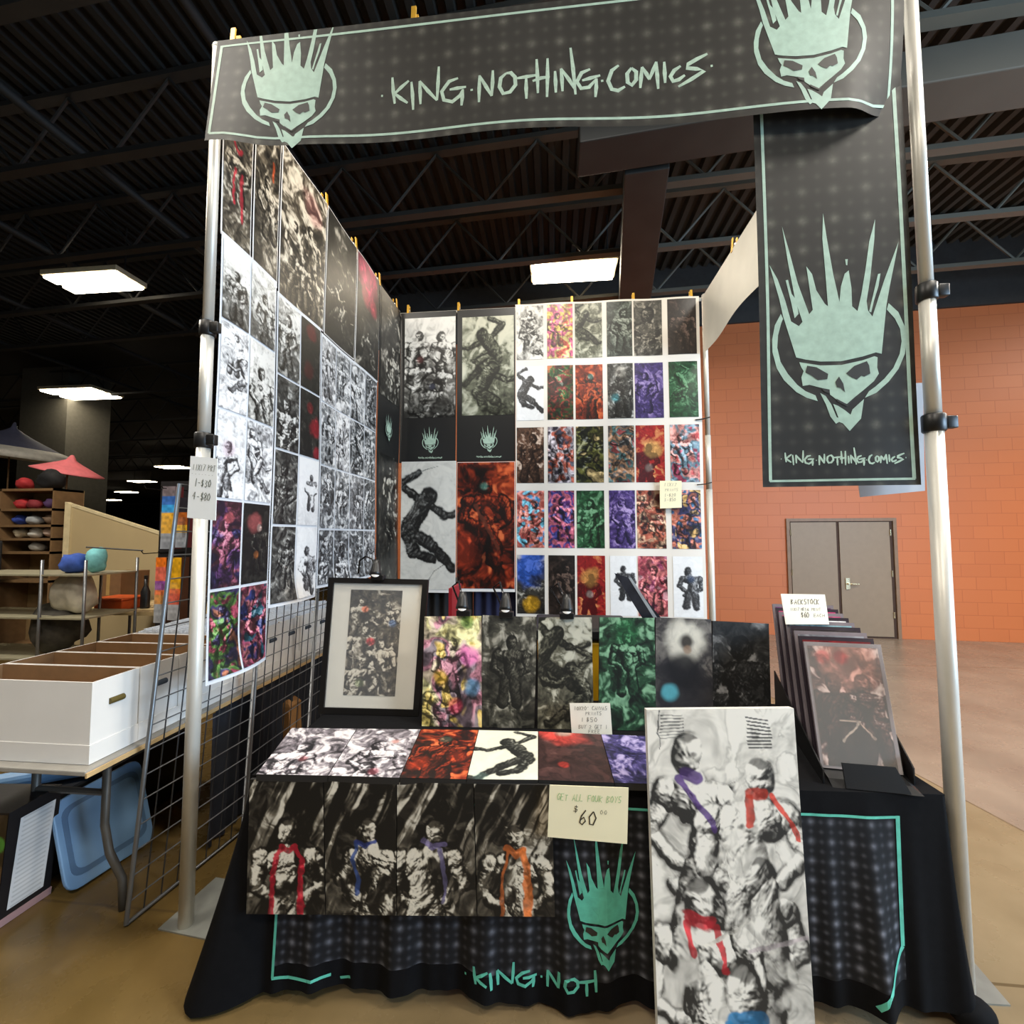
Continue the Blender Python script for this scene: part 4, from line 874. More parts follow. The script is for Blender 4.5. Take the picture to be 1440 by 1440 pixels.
# four hung on the front of the cloth
nf = -E2+np.array([0, 0, .08]); p0 = T(0, -.04, .775); 
RAIN = dict(streak=.75, sfreq=11, sang=.5, det=.55, base=.16)
xs_t = [351, 455, 558, 666, 776]; xs_b = [346, 458, 558, 671, 781]
acc4 = [[([(.44, .8), (.34, .95), (.3, 1.3), (.32, 1.72)], .042, (180, 22, 48)), ([(.6, .8), (.7, .95), (.7, 1.3), (.66, 1.74)], .045, (196, 24, 52)), ([(.42, .78), (.52, .84), (.62, .78)], .035, (190, 30, 52))], [([(.46, .74), (.4, .95), (.46, 1.2), (.44, 1.35)], .035, (48, 74, 130)), ([(.46, .73), (.58, .8), (.7, .74)], .035, (40, 56, 120))],
        [([(.36, .72), (.5, .8), (.62, .74)], .04, (120, 108, 150)), ([(.58, .82), (.63, 1.1), (.6, 1.4)], .028, (112, 104, 140))], [([(.4, .8), (.34, 1.1), (.3, 1.6)], .028, (196, 104, 50)), ([(.6, .8), (.68, 1.2), (.66, 1.66)], .055, (226, 122, 56)), ([(.38, .76), (.5, .84), (.62, .78)], .045, (216, 114, 52))]]
cols4 = ['red', 'blue', 'violet', 'orange']; pos4 = ['stand', 'lean', 'lean', 'stand']
for i in range(4):
    yt = 1096+2.2*i*.9; yb = 1285+1.0*i
    qd = [Upl(xs_t[i]+.6, yt, p0, nf), Upl(xs_t[i+1]-.6, yt+2, p0, nf), Upl(xs_b[i+1]-.6, yb+1, p0, nf), Upl(xs_b[i]+.6, yb, p0, nf)]
    canvas(qd, nf, .014, f'black and white canvas hung on the table front, rain-streaked muscular figure with {cols4[i]} scarf', dict(seed=201+i, ramp=WARM, figs=[((.52, .6, .5, .5)[i], (.62, .6, .58, .62)[i], .155, pos4[i], .95)], acc=acc4[i], **RAIN), 110, 190, 'four matching canvases on the table front')
# flat row on the table top
zf = .79
fl_x = [(360, 1089, 410, 1024), (461, 1091, 502, 1025), (562, 1094, 592, 1026), (656, 1096, 673, 1027), (757, 1097, 757, 1029), (864, 1101, 845, 1033), (962, 1104, 925, 1036)]
M_BWH = dict(ramp=[(30, 28, 32), (150, 142, 150), (238, 234, 236)], det=1.0, dens=6, base=.55)
flat_sp = [dict(seed=221, figs=[(.4, .6, .12, 'lean', .9), (.6, 1.1, .12, 'stand', .8)], blobs=[(.5, .9, .1, (190, 90, 100), .6), (.5, 1.5, .12, (90, 130, 160), .5)], **M_BWH), dict(seed=222, figs=[(.5, .5, .12, 'lean', .9), (.45, 1.1, .12, 'lean', .8)], blobs=[(.7, .4, .1, (190, 100, 80), .6), (.6, 1.2, .1, (200, 90, 110), .6), (.6, 1.6, .12, (150, 40, 60), .6)], **M_BWH),
  dict(seed=223, ramp=REDR, base=.35, det=1.1, dens=4, figs=[(.5, .4, .14, 'stand', .5)], blobs=[(.2, 1.1, .25, (214, 70, 36), .8), (.8, .9, .25, (200, 70, 40), .7), (.5, .35, .12, (100, 130, 110), .6), (.45, 1.1, .2, (20, 12, 10), .8)]), dict(seed=224, ramp=[(30, 32, 30), (170, 172, 160), (236, 234, 214)], base=.9, det=.2, lines=.2, figs=[(.52, .4, .13, 'leap', .22)], blobs=[(.2, 1.4, .15, (160, 200, 190), .4)]),
  dict(seed=225, ramp=[(30, 16, 16), (78, 50, 48), (150, 110, 104)], base=.35, det=.35, figs=[], blobs=[(.4, .06, .45, (255, 90, 80), .95), (.4, .02, .2, (255, 220, 200), .9), (.35, 1.0, .09, (230, 70, 60), .8)]), dict(seed=226, ramp=[(20, 18, 46), (78, 70, 130), (180, 170, 214)], base=.45, det=.9, figs=[], acc=[([(.3, 1.55), (.6, 1.62)], .02, (100, 180, 210))])]
flat_lab = ['canvas lying flat at the left end of the table, crowded grey ink figures', 'canvas lying flat second from the left, crowded grey ink figures with pink touches', 'red and black canvas lying flat on the table', 'white canvas lying flat with a dark leaping figure', 'dark maroon canvas lying flat with a glowing red top', 'violet canvas lying flat beside the big white canvas']
for i in range(6):
    a, b_ = fl_x[i], fl_x[i+1]
    g = lambda x, y: U(x, y, 'z', zf)
    qd = [g(a[2]+.5, a[3]), g(b_[2]-.5, b_[3]), g(b_[0]-.5, b_[1]), g(a[0]+.5, a[1])]
    canvas(qd, (0, 0, 1), zf-ZT-.001, flat_lab[i], flat_sp[i], 90, 110, 'canvases lying flat along the table')
# standing row at the back, leaning on a rack
nb = np.array([.0425, -1, .17]); pb = np.array([1.6, .275, .77])
st = [(597, 867, 593, 1026, 677, 866), (679, 865, 671, 1027, 755, 868), (757, 868, 756, 1028, 832, 868), (843, 868, 842, 1032, 920, 869), (922, 868, 922, 1034, 1000, 871), (1002, 873, 1003, 1036, 1081, 877)]
st_sp = [dict(seed=241, ramp=DK, base=.6, det=.9, hues=[(228, 200, 90), (236, 226, 150), (200, 180, 150), (206, 130, 150), (110, 90, 100), (226, 190, 70)], hf=3, figs=[(.5, .45, .09, 'lean', .9), (.3, 1.1, .1, 'stand', .8)], blobs=[(.78, .65, .2, (226, 120, 180), .8), (.85, 1.15, .16, (110, 160, 200), .8), (.55, 1.45, .14, (200, 50, 80), .7), (.3, 1.0, .14, (226, 180, 40), .7), (.75, .1, .12, (90, 160, 60), .6)]),
  dict(seed=242, ramp=[(18, 18, 15), (84, 82, 72), (186, 182, 168)], base=.4, grad=.2, det=.6, figs=[(.55, .45, .11, 'stand', .5)], streak=.2, sang=0.), dict(seed=243, ramp=[(22, 22, 16), (104, 102, 86), (206, 204, 186)], base=.62, grad=.6, streak=.35, figs=[(.35, .28, .13, 'leap', .35), (.6, .9, .12, 'leap', .5)]),
  dict(seed=244, ramp=[(14, 22, 15), (46, 86, 58), (150, 200, 160)], base=.4, grad=.4, det=.9, figs=[(.5, .35, .1, 'stand', .75)], blobs=[(.5, .25, .25, (60, 150, 90), .5)]), dict(seed=245, ramp=[(14, 14, 16), (70, 66, 66), (220, 212, 200)], base=.55, det=.2, lines=.2, soft=True, blobs=[(.5, 1.3, 1.0, (44, 42, 46), .95), (.55, .42, .46, (250, 244, 228), .95), (.5, .95, .4, (30, 28, 32), .95), (.55, .42, .17, (50, 42, 38), .95), (.57, .55, .1, (170, 140, 116), .8), (.25, 1.3, .19, (100, 190, 206), .95)]),
  dict(seed=246, ramp=[(18, 18, 18), (66, 66, 66), (160, 160, 160)], base=.42, det=.6, figs=[(.5, .45, .2, 'stand', .42)])]
st_lab = ['bright yellow and pink canvas standing beside the framed picture', 'dark grey canvas of a standing warrior, second in the standing row', 'grey-green beast canvas, third in the standing row', 'green canvas, fourth in the standing row', 'canvas of a dark masked figure in a pale circle, above the big white canvas', 'dark charcoal canvas at the right end of the standing row']
for i in range(6):
    x0, y0, x2, y2, x1, y1 = st[i]
    TLp = Upl(x0, y0, pb, nb); TRp = Upl(x1, y1, pb, nb)
    bz = ZT+.002
    dv = np.array([0, .17, 1.])*1.0
    BLp = TLp-dv*(TLp[2]-bz); BRp = TRp-dv*(TRp[2]-bz)
    BLp[0] = Upl(x2, y2, pb, nb)[0]; BRp[0] = BLp[0]+(TRp[0]-TLp[0])
    canvas([TLp, TRp, BRp, BLp], nb, .016, st_lab[i], st_sp[i], 90, 160, 'canvases standing along the back of the table')
# framed picture
pf = np.array([.7, .345, .77]); nfm = np.array([.03, -1, .2])
FT = [Upl(462, 812, pf, nfm), Upl(602, 815, pf, nfm), Upl(588, 1009, pf, nfm), Upl(447, 1004, pf, nfm)]
for p in FT[2:]: p[2] = max(p[2], ZT+.002)
ft = thing('framed_picture', (FT[2]+FT[3])/2, 'black framed picture with wide pale mat standing on the left of the table', 'framed picture')
nfm = nfm/np.linalg.norm(nfm)
def quad_in(Q, a, b_, c, d): # fractions left, top, right, bottom
    TLq, TRq, BRq, BLq = Q; f = lambda u, v: (TLq*(1-u)+TRq*u)*(1-v)+(BLq*(1-u)+BRq*u)*v
    return [f(a, b_), f(1-c, b_), f(1-c, 1-d), f(a, 1-d)]
M_frame = mat('black_frame', (20, 18, 17), .35)
IN = quad_in(FT, .055, .04, .055, .045)
fr = MB()
for i in range(4):
    j = (i+1) % 4; fr.slab([FT[i], FT[j], IN[j], IN[i]][::-1], nfm, .025)
fr.out('frame', M_frame, ft)
MB().slab([k-nfm*.012 for k in IN][::-1], nfm, .006).out('mat_board', mat('pale_mat_board', (204, 200, 188), .6, var=.02), ft)
AQ = quad_in(FT, .23, .09, .25, .13)
P = bilin(AQ[0]-nfm*.011, AQ[1]-nfm*.011, AQ[3]-nfm*.011, AQ[2]-nfm*.011, 90, 190)
painted('artwork', P, art(90, 190, 2.2, seed=261, ramp=WARM, base=.35, det=.9, dens=6, figs=[(.25, .25, .09, 'lean', .8), (.7, .3, .09, 'stand', .8), (.35, .85, .1, 'lean', .85), (.65, 1.15, .1, 'stand', .9), (.35, 1.5, .12, 'lean', .85)], blobs=[(.3, .42, .09, (230, 110, 60), .8), (.45, 1.1, .1, (210, 30, 50), .9), (.85, .7, .1, (60, 110, 170), .8), (.3, 1.95, .12, (150, 170, 110), .5)]), M_gloss, ft)
mg = bpy.data.materials.new('picture_glass'); nt, b = nodes_of(mg)
b.inputs['Base Color'].default_value = (1, 1, 1, 1); b.inputs['Roughness'].default_value = .03; b.inputs['Alpha'].default_value = .05; b.inputs['Specular IOR Level'].default_value = .8
MB().slab([k-nfm*.006 for k in IN][::-1], nfm, .002).out('glass', mg, ft)
# big white canvas leaning on the table front
n2 = np.array([.0425, -1, .16]); p2 = T(1.75, -.035, 1.0)
BQ = [Upl(909, 998, p2, n2), Upl(1116, 996, p2, n2), Upl(1146, 1440, p2, n2), Upl(925, 1440, p2, n2)]
for a, b_ in ((0, 3), (1, 2)):
    k = (BQ[a][2]-.004)/(BQ[a][2]-BQ[b_][2]); BQ[b_] = BQ[a]+(BQ[b_]-BQ[a])*k
canvas(BQ, n2, .03, 'big tall white canvas of sketched muscular figures leaning on the front of the table', dict(seed=281, ramp=[(44, 43, 41), (158, 155, 148), (240, 236, 226)], base=.9, grad=.2, det=.5, dens=6, lines=.6, soft=True,
  figs=[(.72, .98, .1, 'lean', 1.0), (.27, .27, .12, 'lean', 1.12), (.74, .41, .115, 'lean', 1.12), (.3, 1.12, .125, 'stand', 1.12), (.57, 1.6, .145, 'stand', 1.08)],
  blobs=[(.2, 2.1, .25, (40, 40, 38), .6), (.9, 2.05, .22, (50, 50, 48), .6)],
  acc=[([(.2, .42), (.28, .52), (.42, .72)], .026, (84, 56, 120)), ([(.24, .39), (.31, .41)], .045, (84, 56, 120)), ([(.68, .55), (.66, .7)], .026, (196, 60, 40)), ([(.7, .52), (.78, .53)], .04, (196, 60, 40)), ([(.83, .54), (.9, .66), (.98, .8)], .022, (190, 56, 40)), ([(.25, 1.24), (.35, 1.25)], .045, (200, 40, 54)), ([(.22, 1.28), (.25, 1.42)], .024, (200, 40, 54)), ([(.4, 1.27), (.44, 1.5)], .026, (190, 36, 48)), ([(.5, 1.75), (.64, 1.75)], .05, (40, 120, 170)), ([(.47, 1.78), (.45, 2.05)], .03, (40, 120, 170)), ([(.67, 1.78), (.7, 1.98)], .024, (50, 120, 160)),
       ([(.08, .02), (.1, .25)], .004, (90, 90, 90))]+[([(.66, .05+.022*i), (.82, .05+.022*i)], .006, (60, 60, 60)) for i in range(9)]+[([(.1, .05+.02*i), (.24, .05+.02*i)], .004, (110, 110, 108)) for i in range(8)]+[([(.3, 1.38), (.62, 1.22)], .012, (200, 196, 186)), ([(.62, 1.4), (.98, 1.3)], .016, (170, 160, 160))]), 190, 400, None, M_wedge)

# signs on the table
nS = -E2+np.array([0, 0, .05]); pS = T(1.2, -.075, .7)
sign('price_sign', [Upl(773, 1104, pS, nS), Upl(884, 1108, pS, nS), Upl(882, 1187, pS, nS), Upl(770, 1177, pS, nS)], nS, [('GET ALL FOUR BOYS', .1, .72, .12, .82, M_green), ('$', .31, .5, .14, .09, None), ('60', .39, .3, .26, .24, None), ('00', .65, .5, .07, .1, None)], 'cream price sign taped to the table front reading 60 dollars', M_note)
pS2 = np.array([1.7, .215, .85]); nS2 = np.array([.04, -1, .1])
sign('price_sign', [Upl(801, 989, pS2, nS2), Upl(858, 989, pS2, nS2), Upl(861, 1033, pS2, nS2), Upl(804, 1032, pS2, nS2)], nS2, [('10X20" CANVAS', .1, .78, .12, .82, None), ('PRINTS', .38, .62, .11, .4, None), ('1', .25, .4, .14, .1, None), ('$50', .38, .4, .14, .3, None), ('BUY 2 GET 1', .18, .18, .12, .72, None), ('FREE', .42, .04, .11, .3, None)], 'small white price sign standing in front of the green canvas', M_card)
sign('price_sign', [U(268, 641, 'y', -.06), U(306, 645, 'y', -.06), U(303, 732, 'y', -.06), U(263, 728, 'y', -.06)], (0, -1, 0), [('11X17 PRT', .1, .78, .1, .85, M_pencil), ('-------', .08, .7, .04, .85, M_pencil), ('1-$30', .2, .52, .13, .62, M_pencil), ('4-$80', .16, .3, .13, .66, M_pencil)], 'white price sign taped to the front left upright', mat('cool_white_card', (238, 242, 244), .6, var=.02, scale=4))

# ---------------- clamp lamps
M_chrome = mat('dark_shiny_metal', (60, 60, 62), .2, .8); M_bulb = mat('frosted_lens', (220, 226, 230), .2, emis=(255, 250, 240), es=.6)  # lens of an unlit lamp, given a faint glow as its highlight
def clamp_lamp(p, lab, head, way):
    p = np.array(p, float); t = thing('clamp_lamp', p, lab, 'clamp lamp', 'small black clamp lamps on the artworks')
    MB().obox(p+[0, .006, .0], (.035, 0, 0), (0, .022, 0), (0, 0, .014)).out('clamp', M_blk, t, bevel=.004)
    h = np.array(head, float)
    MB().tube(way+[h], .005, 8).out('gooseneck', M_chrome, t, True)
    hd = MB().lathe([(.0, .05), (.016, .048), (.022, .02), (.03, -.02), (.032, -.035), (.027, -.035), (.0, -.03)], h, 16, 0, (0, .25, 1)).out('lamp_head', M_blk, t, True)
    MB().ball(h+[0, -.004, -.03], (.022, .02, .014), 8).out('lens', M_bulb, hd, True)
for i, (x, y) in enumerate(((652, 862), (712, 864), (797, 866))):
    c = Upl(x, y, pb, nb); hd = c+[.0, -.03, .06]; bk = c+[-.02, .05, .06]
    clamp_lamp(c, f'black clamp lamp on top of the {("yellow and pink", "dark grey warrior", "grey-green beast")[i]} canvas', hd, [c+[-.01, .01, .01], bk+[-.06, .05, .06], bk+[-.02, .02, .09]])
c = (FT[0]+FT[1])/2+np.array([.0, 0, .005])
clamp_lamp(c, 'black gooseneck clamp lamp on top of the framed picture', c+[-.0, -.03, .05], [c+[-.12, .02, .02], c+[-.11, .01, .09], c+[-.07, 0, .115], c+[-.03, -.01, .1]])
# leaning bagged print
k0 = np.array([2.0, .40, 1.3]); 
pk = [Upl(864, 806, (0, .42, 0), (0, 1, 0)), Upl(884, 812, (0, .42, 0), (0, 1, 0)), Upl(932, 872, (0, .42, 0), (0, 1, 0)), Upl(905, 872, (0, .42, 0), (0, 1, 0))]
lb = thing('bagged_print', pk[3], 'dark print in a clear bag leaning diagonally behind the standing canvases', 'print')
MB().slab([(pk[3][0]+.03, pk[3][1]+.03, ZT+.002), (pk[2][0]+.03, pk[2][1]+.03, ZT+.002), pk[2], pk[1], pk[0], pk[3]][:2]+[pk[2], pk[3]], (0, -1, 0), .004).out('print_lower_half', mat('dark_bagged_print', (44, 46, 54), .3, var=.6, scale=9), lb)
MB().slab([pk[3], pk[2], pk[1], pk[0]], (0, -1, 0), .004).out('dark_print', mat('dark_bagged_print', (44, 46, 54), .3, var=.6, scale=9), lb)
MB().slab([pk[2]-[.008, .0, .05], pk[2]-[-.012, 0, .05], pk[1]+[.012, -.002, 0], pk[1]+[-.002, -.002, 0]], (0, -1, 0), .003).out('clear_bag_edge', mat('clear_bag', (200, 206, 210), .15, alpha=.7), lb)
# yellow tote behind the canvases
M_yel = mat('yellow_plastic', (206, 158, 22), .45)
tt_ = thing('storage_tote', (1.75, .97, 0), 'yellow storage tote with black lid glimpsed between the standing canvases', 'storage tote')
MB().hexa([(1.52, .8, .0), (1.98, .8, 0), (1.98, 1.14, 0), (1.52, 1.14, 0), (1.48, .76, 1.06), (2.02, .76, 1.06), (2.02, 1.18, 1.06), (1.48, 1.18, 1.06)]).out('tote_body', M_yel, tt_, bevel=.02)
MB().box(1.46, .74, 1.06, 2.04, 1.2, 1.13).out('tote_lid', M_blk, tt_, bevel=.015)
rd = MB().hexa([(.97, .69, 0), (.99, .69, 0), (.99, .95, 0), (.97, .95, 0), (.97, .69, 1.36), (.99, .69, 1.36), (.99, .95, 1.36), (.97, .95, 1.36)]).out('red_board', mat('red_board_paint', (150, 24, 34), .5)); tag(rd, 'edge of a red board standing between the framed picture and the yellow canvas', 'board')

# ---------------- bagged prints in the holder on the right
M_bag = mat('clear_sleeve', (216, 212, 206), .12, alpha=.1, var=.02); M_sl = mat('sleeve_edge', (120, 110, 114), .25)
M_sl2 = mat('dark_sleeve_edge', (52, 44, 50), .25); M_sl3 = None
hold = thing('print_holder', (2.75, .3, ZT), 'black holder on the right end of the table carrying the row of bagged prints', 'print holder')
def hz(a): return a
MB().hexa([(2.57, -.1, ZT), (2.85, -.13, ZT), (3.05, .6, ZT), (2.74, .62, ZT), (2.58, -.06, ZT+.012), (2.84, -.09, ZT+.012), (3.04, .6, ZT+.012), (2.75, .62, ZT+.012)]).out('holder_base', M_blk, hold)
MB().slab([(2.61, -.11, ZT+.004), (2.81, -.13, ZT+.004), (2.79, -.09, ZT+.075), (2.62, -.075, ZT+.075)], (0, -1, .3), .005).out('front_lip', M_frame, hold)
MB().hexa([(2.87, -.06, ZT), (2.875, -.06, ZT), (3.09, .58, ZT), (3.085, .58, ZT), (2.87, -.06, ZT+.06), (2.875, -.06, ZT+.06), (3.09, .58, ZT+.3), (3.085, .58, ZT+.3)]).out('side_panel', M_blk, hold)
MB().hexa([(2.55, -.08, ZT), (2.555, -.08, ZT), (2.72, .6, ZT), (2.715, .6, ZT), (2.55, -.08, ZT+.05), (2.555, -.08, ZT+.05), (2.72, .6, ZT+.2), (2.715, .6, ZT+.2)]).out('side_panel', M_blk, hold)
plab = ['red and black print', 'red topped dark print', 'grey print with white specks', 'dark print', 'white and teal print', 'white bordered print', 'pink topped print', 'magenta topped print', 'purple edged print']
pspec = [dict(seed=301, ramp=[(22, 16, 16), (96, 60, 56), (226, 200, 190)], base=.35, grad=.3, det=.8, figs=[(.3, .5, .12, 'stand', .35), (.7, .5, .11, 'lean', .5)], blobs=[(.5, .16, .5, (226, 150, 130), .6), (.45, .15, .13, (200, 44, 40), .9), (.2, .15, .14, (190, 50, 44), .7), (.5, 1.5, .5, (60, 52, 50), .7)], acc=[([(.55, 1.05), (.3, 1.3)], .02, (226, 200, 180)), ([(.6, 1.05), (.75, 1.25)], .016, (214, 180, 160)), ([(.3, 1.02), (.6, 1.03)], .012, (220, 190, 170))])]
for i, (h1, bs) in enumerate((((150, 40, 44), .4), ((150, 150, 156), .45), ((58, 46, 44), .3), ((150, 190, 200), .6), ((220, 216, 214), .7), ((206, 90, 130), .5), ((190, 60, 110), .5), ((120, 50, 110), .4))):
    pspec.append(dict(seed=302+i, ramp=[(24, 20, 24), tuple(int(c*.75) for c in h1), tuple(min(255, int(c*1.15)) for c in h1)], base=bs+.18, det=.45, soft=True))
UPP = np.array([.05, .18, .432]); WV = np.array([.27, -.028, .0])
for i in range(9):
    o = np.array([2.592+.0125*i, .005+.058*i, ZT+.016+.011*i])
    BLp, BRp = o, o+WV; TLp, TRp = o+UPP, o+WV*1.06+UPP
    n = np.cross(WV, UPP); n = n/np.linalg.norm(n)
    t = thing('bagged_print', (BLp+BRp)/2, f'{plab[i]} in clear sleeve, {("first","second","third","fourth","fifth","sixth","seventh","eighth","last")[i]} from front in the black holder', 'print', 'bagged prints in the holder')
    MB().slab([BLp, BRp, TRp, TLp], n, .01).out('sleeve_board', (M_sl, M_sl2)[i % 2], t)
    a = bilin(TLp+n*.0015, TRp+n*.0015, BLp+n*.0015, BRp+n*.0015, 3, 3)
    IQ = quad_in([TLp, TRp, BRp, BLp], .04, .035, .05, .02)
    nx, ny = (100, 160) if i == 0 else (40, 50)
    P = bilin(*[k+n*.002 for k in (IQ[0], IQ[1], IQ[3], IQ[2])], nx, ny)
    painted('printed_face', P, art(nx, ny, 1.62, **pspec[i]), M_gloss, t)
    if i == 0: MB().slab([k+n*.004 for k in (BLp, BRp, TRp, TLp)], n, .001).out('clear_sleeve', M_bag, t)
o = np.array([2.592+.0125*3.4, .005+.058*3.4, ZT+.02]); oo = o+UPP*1.02
n = np.cross(WV, UPP); n /= np.linalg.norm(n)
sg = [Upl(1098, 835, oo, n), Upl(1160, 836, oo, n), Upl(1166, 878, oo, n), Upl(1105, 878, oo, n)]
sign('price_sign', sg, n, [('BACKSTOCK', .2, .66, .17, .66, None), ('11X17 METAL PRINT', .16, .44, .1, .7, None), ('$60', .38, .22, .16, .2, None), ('EACH', .68, .24, .11, .26, None)], 'cream price sign tucked between the bagged prints on the right', M_card)
# ================================================================== LEFT SIDE: GRIDWALL AND THE NEIGHBOUR'S TABLE
M_wire = mat('dull_chrome_wire', (120, 122, 124), .35, .6); M_wireb = mat('dark_wire', (70, 72, 76), .4, .5)
def gp(y, z):
    xb = -.25+.08*min(max(y/.6, 0), 1); return np.array([xb+(-.082-xb)*z/1.9, y, z])
for i in range(4):
    y0, y1 = -.03+.61*i, -.03+.61*i+.595
    t = thing('gridwall_panel', gp(y0, 0), f'wire gridwall panel leaning along the left side of the booth, {ordw[i]} from the front', 'grid panel', 'wire gridwall panels')
    MB().tube([gp(y0, .012), gp(y0, 1.9), gp(y1, 1.9), gp(y1, .012), gp(y0, .012)], .009, 8, cap=False).out('panel_frame', M_wire, t, True)
    k = MB()
    for j in range(1, 8): yy = y0+(y1-y0)*j/8; k.tube([gp(yy, .012), gp(yy, 1.9)], .003, 5)
    k.out('vertical_wires', M_wireb, t)
    k = MB()
    for j in range(1, 18): k.tube([gp(y0, 1.9*j/18)+[.004, 0, 0], gp(y1, 1.9*j/18)+[.004, 0, 0]], .0032, 5)
    k.out('horizontal_wires', M_wire, t)
# table
M_ttop = mat('grey_table_laminate', (150, 146, 138), .5); M_tedge = mat('tan_table_edge', (196, 164, 116), .5); M_gleg = mat('grey_leg_paint', (92, 90, 86), .45, .3)
nt0 = thing('folding_table', (-.65, 1., 0), 'folding table left of the gridwall, loaded with long white boxes', 'table')
MB().box(-1.05, -.23, .73, -.245, 2.35, .75).out('table_top', M_ttop, nt0, bevel=.004)
MB().box(-.245, -.23, .724, -.238, 2.35, .742).out('edge_band', M_tedge, nt0)
for y, s in ((.05, 1), (2.1, -1)):
    for x, o in ((-.46, .1), (-.82, -.08)):
        MB().tube([(x, y, .73), (x, y, .36), (x+o*.3, y, .24), (x+o, y, .13), (x+o*1.1, y, .0)], .016, 10).out('leg', M_gleg, nt0, True)
    MB().tube([(-.82, y, .5), (-.46, y, .5)], .014, 8).out('leg_brace', M_gleg, nt0)
# long white boxes
M_bxw = mat('white_box_card', (226, 222, 216), .6, var=.03, scale=5); M_kraft = mat('kraft_inside', (132, 96, 60), .75); M_hole = mat('shadowed_hole', (88, 74, 24), .7)
M_comw = mat('white_comic_edges', (216, 222, 230), .5, var=.12, scale=60)
bl_ = ['open long white box at the front of the left table, empty and nearest the camera', 'open long white box, second from the front of the left table', 'open long white box, third from the front of the left table', 'open long white box, fourth from the front of the left table']
for i in range(10):
    y0 = -.185+.206*i; y1 = y0+.2; x0, x1, z0, z1 = -.98, -.285, .752, 1.075
    t = thing('comic_box', ((x0+x1)/2, y0, z0), bl_[i] if i < 4 else f'long white box packed with bagged comics, {ordw[i]} from the front of the left table', 'box', 'long white boxes on the left table')
    k = MB(); e_ = .005
    k.box(x0, y0, z0, x1, y0+e_, z1).box(x0, y1-e_, z0, x1, y1, z1).box(x0, y0+e_, z0, x0+e_, y1-e_, z1).box(x1-e_, y0+e_, z0, x1, y1-e_, z1).box(x0, y0, z0, x1, y1, z0+e_)
    k.out('box_walls', M_bxw, t)
    k = MB(); f_ = .0065
    k.box(x0+e_, y0+e_, z0+.006, x1-e_, y0+f_, z1-.001).box(x0+e_, y1-f_, z0+.006, x1-e_, y1-e_, z1-.001).box(x0+e_, y0+f_, z0+.006, x0+f_, y1-f_, z1-.001).box(x1-f_, y0+f_, z0+.006, x1-e_, y1-f_, z1-.001).box(x0+f_, y0+f_, z0+.006, x1-f_, y1-f_, z0+.009)
    k.out('kraft_lining', M_kraft, t)
    MB().box(x0-.003, y0-.0025, z0+.0, x1+.004, y1+.0025, z0+.075).out('lid_tray', M_bxw, t)
    yc = (y0+y1)/2
    MB().tube([(x1+.0015, yc-.03, z1-.1), (x1+.0015, yc+.03, z1-.1)], .013, 10).out('hand_hole', M_hole if i == 0 else mat('dark_hole', (60, 70, 82), .7), t)
    if i >= 4:
        k = MB(); r_ = random.Random(i); xx = x0+.02
        while xx < x1-.02:
            hh = r_.uniform(.325, .35); k.box(xx, y0+.014, z0+.01, xx+.004, y1-.014, z0+hh); xx += .0062
        o = k.out('bagged_comics', M_comw); tag(o, f'tight row of bagged comics filling the {ordw[i]} white box from the front', 'comics', kind='stuff')
# skirt under that table
k = []; Fq = []; nx = 260
for j in range(2):
    for i in range(nx): y = .42+1.9*i/(nx-1); k.append((-.275+.018*math.sin(y*62)+.006*math.sin(y*17), y, .71 if j == 0 else .012))
for i in range(nx-1): Fq.append([i, i+nx, i+nx+1, i+1])
tag(obj('table_skirt', k, Fq, mat('blue_black_skirt', (24, 28, 38), .8), None, True), 'pleated blue-black skirt along the side of the left table behind the gridwall', 'table skirt')
# blue tote lids
M_blue = mat('blue_plastic', (126, 166, 208), .35, var=.05, scale=4); M_blue2 = mat('blue_plastic_groove', (92, 124, 160), .4, var=.05)
nl = np.array([1, -.12, .28]); pl = np.array([-.66, .3, .2])
LQ = [Upl(72, 1118, pl, nl), Upl(198, 1052, pl, nl), Upl(219, 1168, pl, nl), Upl(95, 1246, pl, nl)]
dz = min(p[2] for p in LQ); LQ = [p-[0, 0, max(0, dz-.01)] for p in LQ] if dz > .01 else LQ
for p in LQ: p[2] = max(p[2], .006)
nl = nl/np.linalg.norm(nl)
lt = thing('tote_lid', (LQ[2]+LQ[3])/2, 'large blue plastic tote lid propped on its edge under the left table', 'tote lid')
def rounded(Q, r=.16):
    out = []
    for i in range(4):
        a, p, b_ = Q[i-1], Q[i], Q[(i+1) % 4]
        for s in np.linspace(0, 1, 6): out.append((p+(a-p)*r)*(1-s)**2+2*p*s*(1-s)+(p+(b_-p)*r)*s*s)
    return out
def prism(out, n, t0, t1):
    m = len(out); k = MB(); k._add([p+n*t0 for p in out]+[p+n*t1 for p in out], [list(range(m))[::-1], list(range(m, 2*m))]+[[i, (i+1) % m, m+(i+1) % m, m+i] for i in range(m)]); return k
prism(rounded(LQ)[::-1], nl, -.02, 0).out('lid_panel', M_blue, lt, bevel=.006)
for (a, b_, c, d) in ((.07, .1, .07, .12),):
    I1 = quad_in(LQ, a, b_, c, d); I2 = quad_in(LQ, a+.05, b_+.05, c+.05, d+.06)
    prism(rounded(I1)[::-1], nl, -.001, .002).out('lid_groove', M_blue2, lt); prism(rounded(I2)[::-1], nl, 0, .004).out('lid_center', M_blue, lt)
bt_ = thing('storage_tote', (-.95, .45, 0), 'dark storage tote behind the blue lid under the left table', 'storage tote')
MB().hexa([(-1.16, .12, 0), (-.86, .12, 0), (-.86, .95, 0), (-1.16, .95, 0), (-1.2, .08, .4), (-.84, .08, .4), (-.84, .99, .4), (-1.2, .99, .4)]).out('tote_body', M_blk, bt_, bevel=.02)
